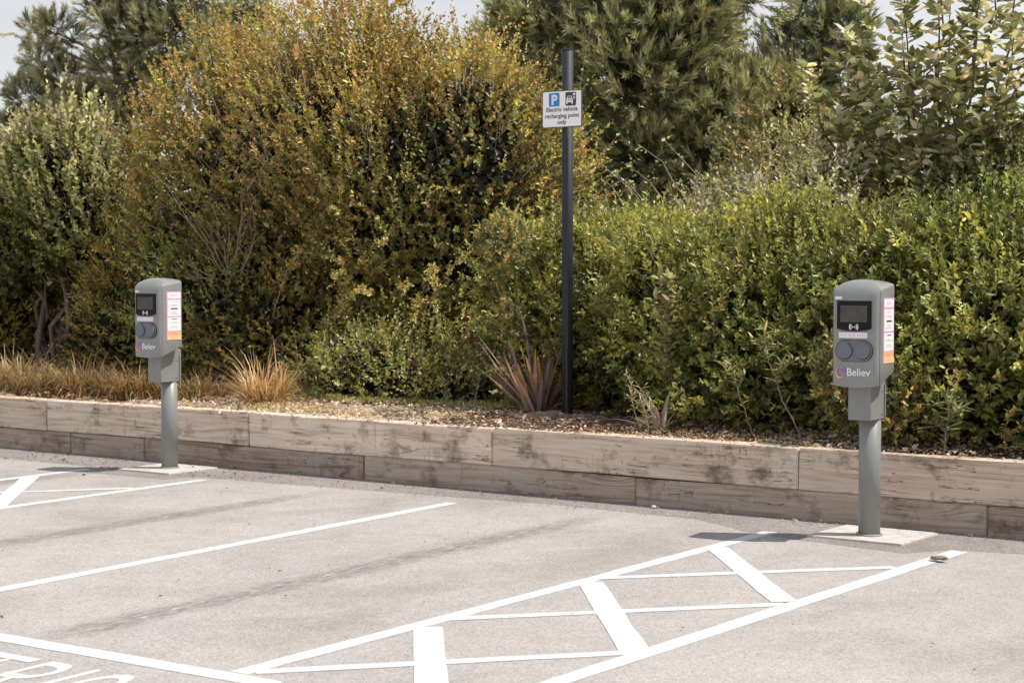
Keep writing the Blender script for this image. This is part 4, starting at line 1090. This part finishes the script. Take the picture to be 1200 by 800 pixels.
# sandy bank seen over the hedge
def bank():
    vs = []; fs = []; nx, ny = 40, 16
    for j in range(ny):
        for i in range(nx):
            u = i / (nx - 1) * 2 - 1; v = j / (ny - 1) * 2 - 1
            z = 1.75 * max(0, 1 - u * u) ** .6 * max(0, 1 - v * v) ** .6; q = Vector((u * 3, v * 3, 1))
            vs.append((u * 1.9, v * 1.8, z * (1 + .12 * mnoise.noise(q * 1.3)) + .06 * mnoise.noise(q * 4) - .1))
    for j in range(ny - 1):
        for i in range(nx - 1): fs.append((j * nx + i, j * nx + i + 1, (j + 1) * nx + i + 1, (j + 1) * nx + i))
    me = bpy.data.meshes.new('sandy_bank'); me.from_pydata(vs, [], fs); o = link('sandy_bank', me, simple_mat('bank_sand', (.36, .29, .22), .95, var=.3, bump=1., scale=12), None, True)
    o.location = (-12.1, 18.4, .6); tag(o, 'pale sandy bank showing between orange bush and hedge', 'bank', kind='structure')
bank()

# --- broad-leaved tree at the right with pale leaf backs
bt = empty('broadleaf_tree', (-5.75, 15.3, .55), 0, 'broad-leaved tree at the upper right with large pale-backed leaves on reddish branches', 'tree')
rg = random.Random(44); mbt = MB(); PA, DA, SC = [], [], []
mbt.tube(curve_pts((0, 0, -.1), (.02, 0, 1.6), (.03, 0, 0), 7, rg, .01), [.07, .065, .06, .055, .05, .045, .04], 8, False)
ends = [(-1.05, -.35, 2.95), (-.85, .2, 3.25), (-.72, -.4, 2.5), (-.55, -.35, 3.45), (-.35, .2, 3.75), (-.15, -.35, 3.6), (.05, 0, 4.0), (.2, -.35, 3.75), (.38, .1, 3.95), (.55, -.35, 3.55), (.75, 0, 3.75), (.85, -.4, 3.1), (1.05, 0, 3.35), (1.2, -.3, 2.8), (1.15, .1, 2.35), (-.95, -.1, 2.25),
        (.7, -.45, 2.5), (.1, -.5, 2.9), (-.35, -.5, 2.8), (.4, -.5, 3.0), (1.5, 0, 3.4), (1.6, 0, 2.8), (.95, .3, 4.1), (.5, .3, 4.2), (0, .4, 3.6), (-.4, .4, 3.0), (.9, .4, 3.0), (-.95, .1, 3.0), (-.65, -.2, 3.0)]
for e in ends:
    b0 = Vector((rg.uniform(-.04, .04), rg.uniform(-.04, .04), rg.uniform(1.0, 1.7))); e = Vector(e) - Vector((0, 0, .05))
    pts = curve_pts(b0, e, ((e.x) * .22, e.y * .2, -.10), 12, rg, .008)
    mbt.tube(pts, [.024 * (1 - .075 * i) for i in range(12)], 6, False)
    for i in range(3, 12):
        for s in range(6):
            p = pts[i - 1].lerp(pts[i], (s + rg.random()) / 4); d = (pts[i] - pts[i - 1]).normalized()
            az = rg.uniform(0, 2 * PI); o_ = Vector((math.cos(az), math.sin(az), rg.uniform(-.25, .55))); PA.append(p); DA.append((o_ + d * .15 + Vector((0, 0, -.15))).normalized()); SC.append(1)
            if rg.random() < .62:
                # short side shoot with several leaves
                q = p + DA[-1] * rg.uniform(.08, .22)
                for _ in range(4):
                    az = rg.uniform(0, 2 * PI); PA.append(p.lerp(q, rg.uniform(.4, 1))); DA.append((Vector((math.cos(az), math.sin(az), rg.uniform(-.2, .7))) + d * .3).normalized()); SC.append(.9)
mbt.build('trunk', M['bark_red'], bt, True)
PA = np.array(PA); DA = np.array(DA); rr = np.random.RandomState(5); n = len(PA)
Nn = np.array([0, 0, 1.]) - DA * DA[:, 2:3]; Nn = unit(Nn + .45 * rr.normal(size=DA.shape)); Nn = unit(Nn - DA * np.sum(Nn * DA, 1, keepdims=True))
leaf_mesh('crown', PA, DA, Nn, .135 * np.exp(rr.normal(0, .2, n)) * np.array(SC), .060, tints(n, None, .18, 6, [(.16, .165, .065), (.34, .32, .18), (.09, .10, .035), (.44, .41, .27)], [4, 3, 3, 1.6]), M['leaf'], bt, fold=.22, wid=(.3, .7), w2=.85)

# --- pines
def pine(name, loc, label, clumps, seed, trunk_h, lean=(0, 0), col=None, needle=.15, dens=62, kn=30, trunk_r=.16, limbs=None, group='pines beyond the planting'):
    root = empty(name, loc, 0, label, 'pine tree', group); rg = random.Random(seed)
    col = col or [(.17, .175, .075), (.12, .13, .055), (.23, .225, .11)]
    mb = MB(); tp = curve_pts((0, 0, -.3), (lean[0], lean[1], trunk_h), (.1, 0, 0), 9, rg, .012); mb.tube(tp, [trunk_r * (1 - .1 * i) for i in range(9)], 9, False)
    for (c, r) in clumps:
        c = Vector(c); z0 = max(.2, c.z - rg.uniform(.3, 1.2)); t = min(.97, max(0.02, z0 / trunk_h)); i = min(7, int(t * 8)); s = tp[i].lerp(tp[i + 1], t * 8 - i)
        pts = curve_pts(s, c, (0, 0, -.08 * (c - s).length), 7, rg, .03); rr = min(.055, .02 + .014 * (c - s).length); mb.tube(pts, [rr * (1 - .11 * q) for q in range(7)], 6, False)
        for _ in range(3):
            e = c + Vector((rg.gauss(0, 1), rg.gauss(0, 1), rg.gauss(.4, .6))).normalized() * r[0] * .85; mb.tube(curve_pts(pts[5], e, (0, 0, 0), 4, rg, .05), [rr * .4, rr * .3, rr * .22, rr * .1], 4, False)
    mb.build('trunk', M['bark_pine'], root, True)
    P, D = shoots(clumps, dens, seed, .14, 3.5, .75, .45, 1., -.5, .35, 2., keep_in=.7, amp2=.12)
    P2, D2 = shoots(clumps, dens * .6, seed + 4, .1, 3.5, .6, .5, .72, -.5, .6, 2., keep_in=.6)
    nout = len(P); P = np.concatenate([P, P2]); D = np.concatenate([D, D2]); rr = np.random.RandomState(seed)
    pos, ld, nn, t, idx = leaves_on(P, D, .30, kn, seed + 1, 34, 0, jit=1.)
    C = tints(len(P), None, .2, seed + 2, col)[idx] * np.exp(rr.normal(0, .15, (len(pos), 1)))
    C = C * np.where(idx < nout, 1., .4)[:, None]  # inner needles darkened, crown shade painted into their tint
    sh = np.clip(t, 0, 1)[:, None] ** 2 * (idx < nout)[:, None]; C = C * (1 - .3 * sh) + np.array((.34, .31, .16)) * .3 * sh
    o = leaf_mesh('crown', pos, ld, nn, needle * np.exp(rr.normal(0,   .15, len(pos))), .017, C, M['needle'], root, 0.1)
    return root
def cl(lst, o): return [((x - o[0], y - o[1], z - o[2]), (r * .74, r * .74, r * .5)) for x, y, z, r in lst]
def blob(c, r, n, seed, rs=(.45, .75), o=(0, 0, 0)):
    rg = random.Random(seed); out = []
    while len(out) < n:
        d = Vector((rg.gauss(0, 1), rg.gauss(0, 1), rg.gauss(0, 1))).normalized() * rg.uniform(.55, 1) ** .6
        if d.y > .35: continue
        q = (c[0] + d.x * r[0], c[1] + d.y * r[1], c[2] + d.z * r[2]); s = rg.uniform(*rs)
        out.append(((q[0] - o[0], q[1] - o[1], q[2] - o[2]), (s, s, s * .78)))
    return out
oc = (-14.0, 24.5, .6)
pine('pine_tree', oc, 'big dense pine filling the middle behind the dark sign post', blob((-14.3, 24.3, 4.9), (2.2, 1.4, 1.9), 26, 1, (.5, .8), oc) + blob((-12.75, 24.6, 3.3), (1.25, 1.1, 1.35), 18, 2, (.4, .65), oc) + blob((-14.3, 24.0, 2.9), (2.2, 1.1, 1.2), 14, 3, (.5, .75), oc), 501, 6.2, (0, 0), dens=36, trunk_r=.2)
orr = (-13.4, 30, .8)
pine('pine_tree', orr, 'narrow upright pine against the sky left of the broad-leaved tree', blob((-13.4, 30, 4.2), (.75, .6, 2.4), 18, 5, (.4, .6), orr) + [((0, 0, 6.0), (.45, .45, .5)), ((-.35, 0, 5.3), (.45, .45, .45)), ((.4, 0, 5.0), (.45, .45, .4))], 502, 6.3, (0, 0), [(.10, .115, .055), (.14, .145, .07)], dens=34)
# open pine at the left: clumps on long limbs, sky between
ol = (-25.5, 25.5, .8)
LC = [(-29.9, 26, 5.35, .62), (-29.4, 26, 6.1, .42), (-29.75, 26, 6.75, .34), (-28.9, 26, 5.6, .6), (-29.5, 26, 4.5, .7), (-28.3, 26, 5.0, .65), (-27.5, 25.5, 4.9, .6), (-30.4, 26, 4.6, .6), (-28.6, 25.6, 6.6, .45), (-27.9, 26, 7.7, .5), 
      (-26.9, 25.5, 7.4, .6), (-26.2, 25.3, 7.6, .7), (-25.4, 25.3, 7.3, .7), (-24.8, 25.2, 7.0, .6), (-26.4, 25.2, 6.8, .6), (-25.8, 25., 6.3, .7), (-25.0, 25., 6.2, .6), (-24.4, 25., 6.3, .5), (-26.2, 25, 5.6, .6), (-25.5, 25, 5.3, .65), (-26.7, 25, 4.9, .6), (-24.6, 25, 5.3, .6), (-25.9, 25, 4.5, .7), (-24., 25, 6.8, .42), (-23.7, 25, 5.8, .5), (-26.9, 26, 8.2, .5), (-25.3, 26, 8.2, .6), (-24.4, 26, 7.9, .5)]
pine('pine_tree', ol, 'open-crowned pine at the upper left with bare limbs against the sky', cl(LC, ol), 503, 7.6, (-.4, 0), [(.19, .19, .10), (.13, .14, .065), (.25, .24, .13)], dens=50, kn=30, trunk_r=.17)
ow = (-33.5, 27, .8)
pine('pine_tree', ow, 'dark low pine at the left edge under the open pine', blob((-33, 27, 3.2), (2.8, .9, 1.1), 18, 9, (.5, .8), ow), 504, 4., (0, 0), [(.10, .11, .05), (.13, .13, .06)], dens=30)
# small round-crowned trees far behind
def far_tree(loc, clumps, label, seed, pal):
    root = empty('deciduous_tree', loc, 0, label, 'tree', 'small round-crowned trees far behind'); rg = random.Random(seed); mb = MB()
    mb.tube([(0, 0, 0), (.05, 0, 3), (0, 0, 6)], [.12, .09, .04], 8, False)
    for c, r in clumps: mb.tube(curve_pts((0, 0, max(1, c[2] - 1.5)), c, (0, 0, .1), 5, rg, .03), [.04, .03, .025, .02, .01], 5, False)
    mb.build('trunk', M['bark_grey'], root)
    shrub(root, clumps, seed, 95, 10, .25, .085, .055, pal, None or [1] * len(pal), zmin=-1, inner=False, amp=.2, freq=4, up=.5, rnd=.6, name='crown', back=1.)
far_tree((-28.4, 31, .8), [((0, 0, 6.6), (.45, .45, .5)), ((-.5, 0, 6.1), (.4, .4, .4)), ((.6, 0, 6.7), (.35, .35, .3)), ((.3, 0, 5.7), (.5, .4, .4)), ((-.1, 0, 5.2), (.6, .5, .5)), ((1.2, 0, 5.0), (.8, .5, .5)), ((2.4, 0, 4.9), (.9, .5, .6))], 'small tree showing above the left shoulder of the orange bush', 601, [(.12, .13, .06), (.2, .2, .11)])
far_tree((-15.9, 30, .8), [((0, 0, 5.9), (.5, .5, .5)), ((.45, 0, 5.2), (.35, .3, .3)), ((-.3, 0, 5.2), (.6, .5, .6)), ((.9, 0, 4.3), (.4, .4, .4)), ((-.6, 0, 6.4), (.5, .4, .4))], 'small tree rising behind the right shoulder of the big pine', 602, [(.12, .13, .06), (.18, .18, .09)])
# distant wood closing the view
rgd = np.random.RandomState(9)
DW = [((x, 44 + 3 * math.sin(x), 2.2), (3., 1.5, 1.7 + .5 * math.sin(x * .8))) for x in np.arange(-62, 12, 3.4)]
P, D = shoots(DW, 14, 71, .3, 1., .6, .6, 1., .3, .2)
pos, ld, nn, t, idx = leaves_on(P, D, .5, 8, 9, 60)
o = leaf_mesh('distant_wood', pos, ld, nn, .26, .17, tints(len(pos), None, .25, 8, [(.09, .1, .045), (.13, .13, .06), (.06, .07, .03)]), M['leaf_dry'], None)
tag(o, 'dark belt of distant trees closing the view behind everything', 'wood', kind='stuff')

# ================================================================== LIGHT, SKY, CAMERA
EL, AZ = R(60), math.atan2(.90, .43)     # azimuth measured from +Y towards +X
sd = Vector((math.sin(AZ) * math.cos(EL), math.cos(AZ) * math.cos(EL), math.sin(EL)))
sun = bpy.data.lights.new('sun', 'SUN'); sun.energy = 5.; sun.angle = R(.53); sun.color = (1., .94, .86)
so = bpy.data.objects.new('sun', sun); COL.objects.link(so); so.rotation_euler = (-sd).to_track_quat('-Z', 'Y').to_euler(); so.location = (6, 6, 20)
w = bpy.data.worlds.new('World'); sc.world = w; w.use_nodes = True; nt = w.node_tree; nt.nodes.clear()
out = nt.nodes.new('ShaderNodeOutputWorld'); bg = nt.nodes.new('ShaderNodeBackground'); sky = nt.nodes.new('ShaderNodeTexSky')
sky.sky_type = 'NISHITA'; sky.sun_disc = False; sky.sun_elevation = EL; sky.sun_rotation = AZ; sky.air_density = 1.; sky.dust_density = 2.
tc = nt.nodes.new('ShaderNodeTexCoord'); f = noise_n(nt, mapping(nt, tc.outputs['Generated'], (1, 1, 2.6)), 2.6, 6, .6)
rc = ramp(nt, [(.36, .72), (.60, 1.)]); nt.links.new(f, rc.inputs[0])
sz = nt.nodes.new('ShaderNodeSeparateXYZ'); nt.links.new(tc.outputs['Generated'], sz.inputs[0])
hi = N(nt, 'ShaderNodeMapRange'); nt.links.new(sz.outputs[2], hi.inputs[0]); hi.inputs[1].default_value = .25; hi.inputs[2].default_value = .8; hi.inputs[3].default_value = 1.; hi.inputs[4].default_value = .35
c = mixc(nt, math_n(nt, 'MULTIPLY', rc.outputs[0], hi.outputs[0]), sky.outputs[0], (8.5, 8.55, 8.75)); nt.links.new(c, bg.inputs[0]); bg.inputs[1].default_value = .10
nt.links.new(bg.outputs[0], out.inputs[0])

F_PX = 2083.; p = math.atan(80 / F_PX); th = math.atan2(1400 * math.cos(p), F_PX)
cam = bpy.data.cameras.new('camera'); co = bpy.data.objects.new('camera', cam); COL.objects.link(co)
co.location = (0, 0, 1.61); co.rotation_euler = (R(90) - p, 0, th)
cam.sensor_width = 36; cam.lens = 36 * F_PX / 1200; cam.clip_end = 2000; cam.clip_start = .1
cam.dof.use_dof = True; cam.dof.focus_distance = 11.5; cam.dof.aperture_fstop = 4.8
sc.camera = co
sc.render.engine = 'CYCLES'
sc.cycles.max_bounces = 6; sc.cycles.diffuse_bounces = 3; sc.cycles.glossy_bounces = 2; sc.cycles.transmission_bounces = 3; sc.cycles.transparent_max_bounces = 4
sc.view_settings.view_transform = 'Standard'; sc.view_settings.look = 'None'; sc.view_settings.exposure = 0; sc.view_settings.gamma = 1
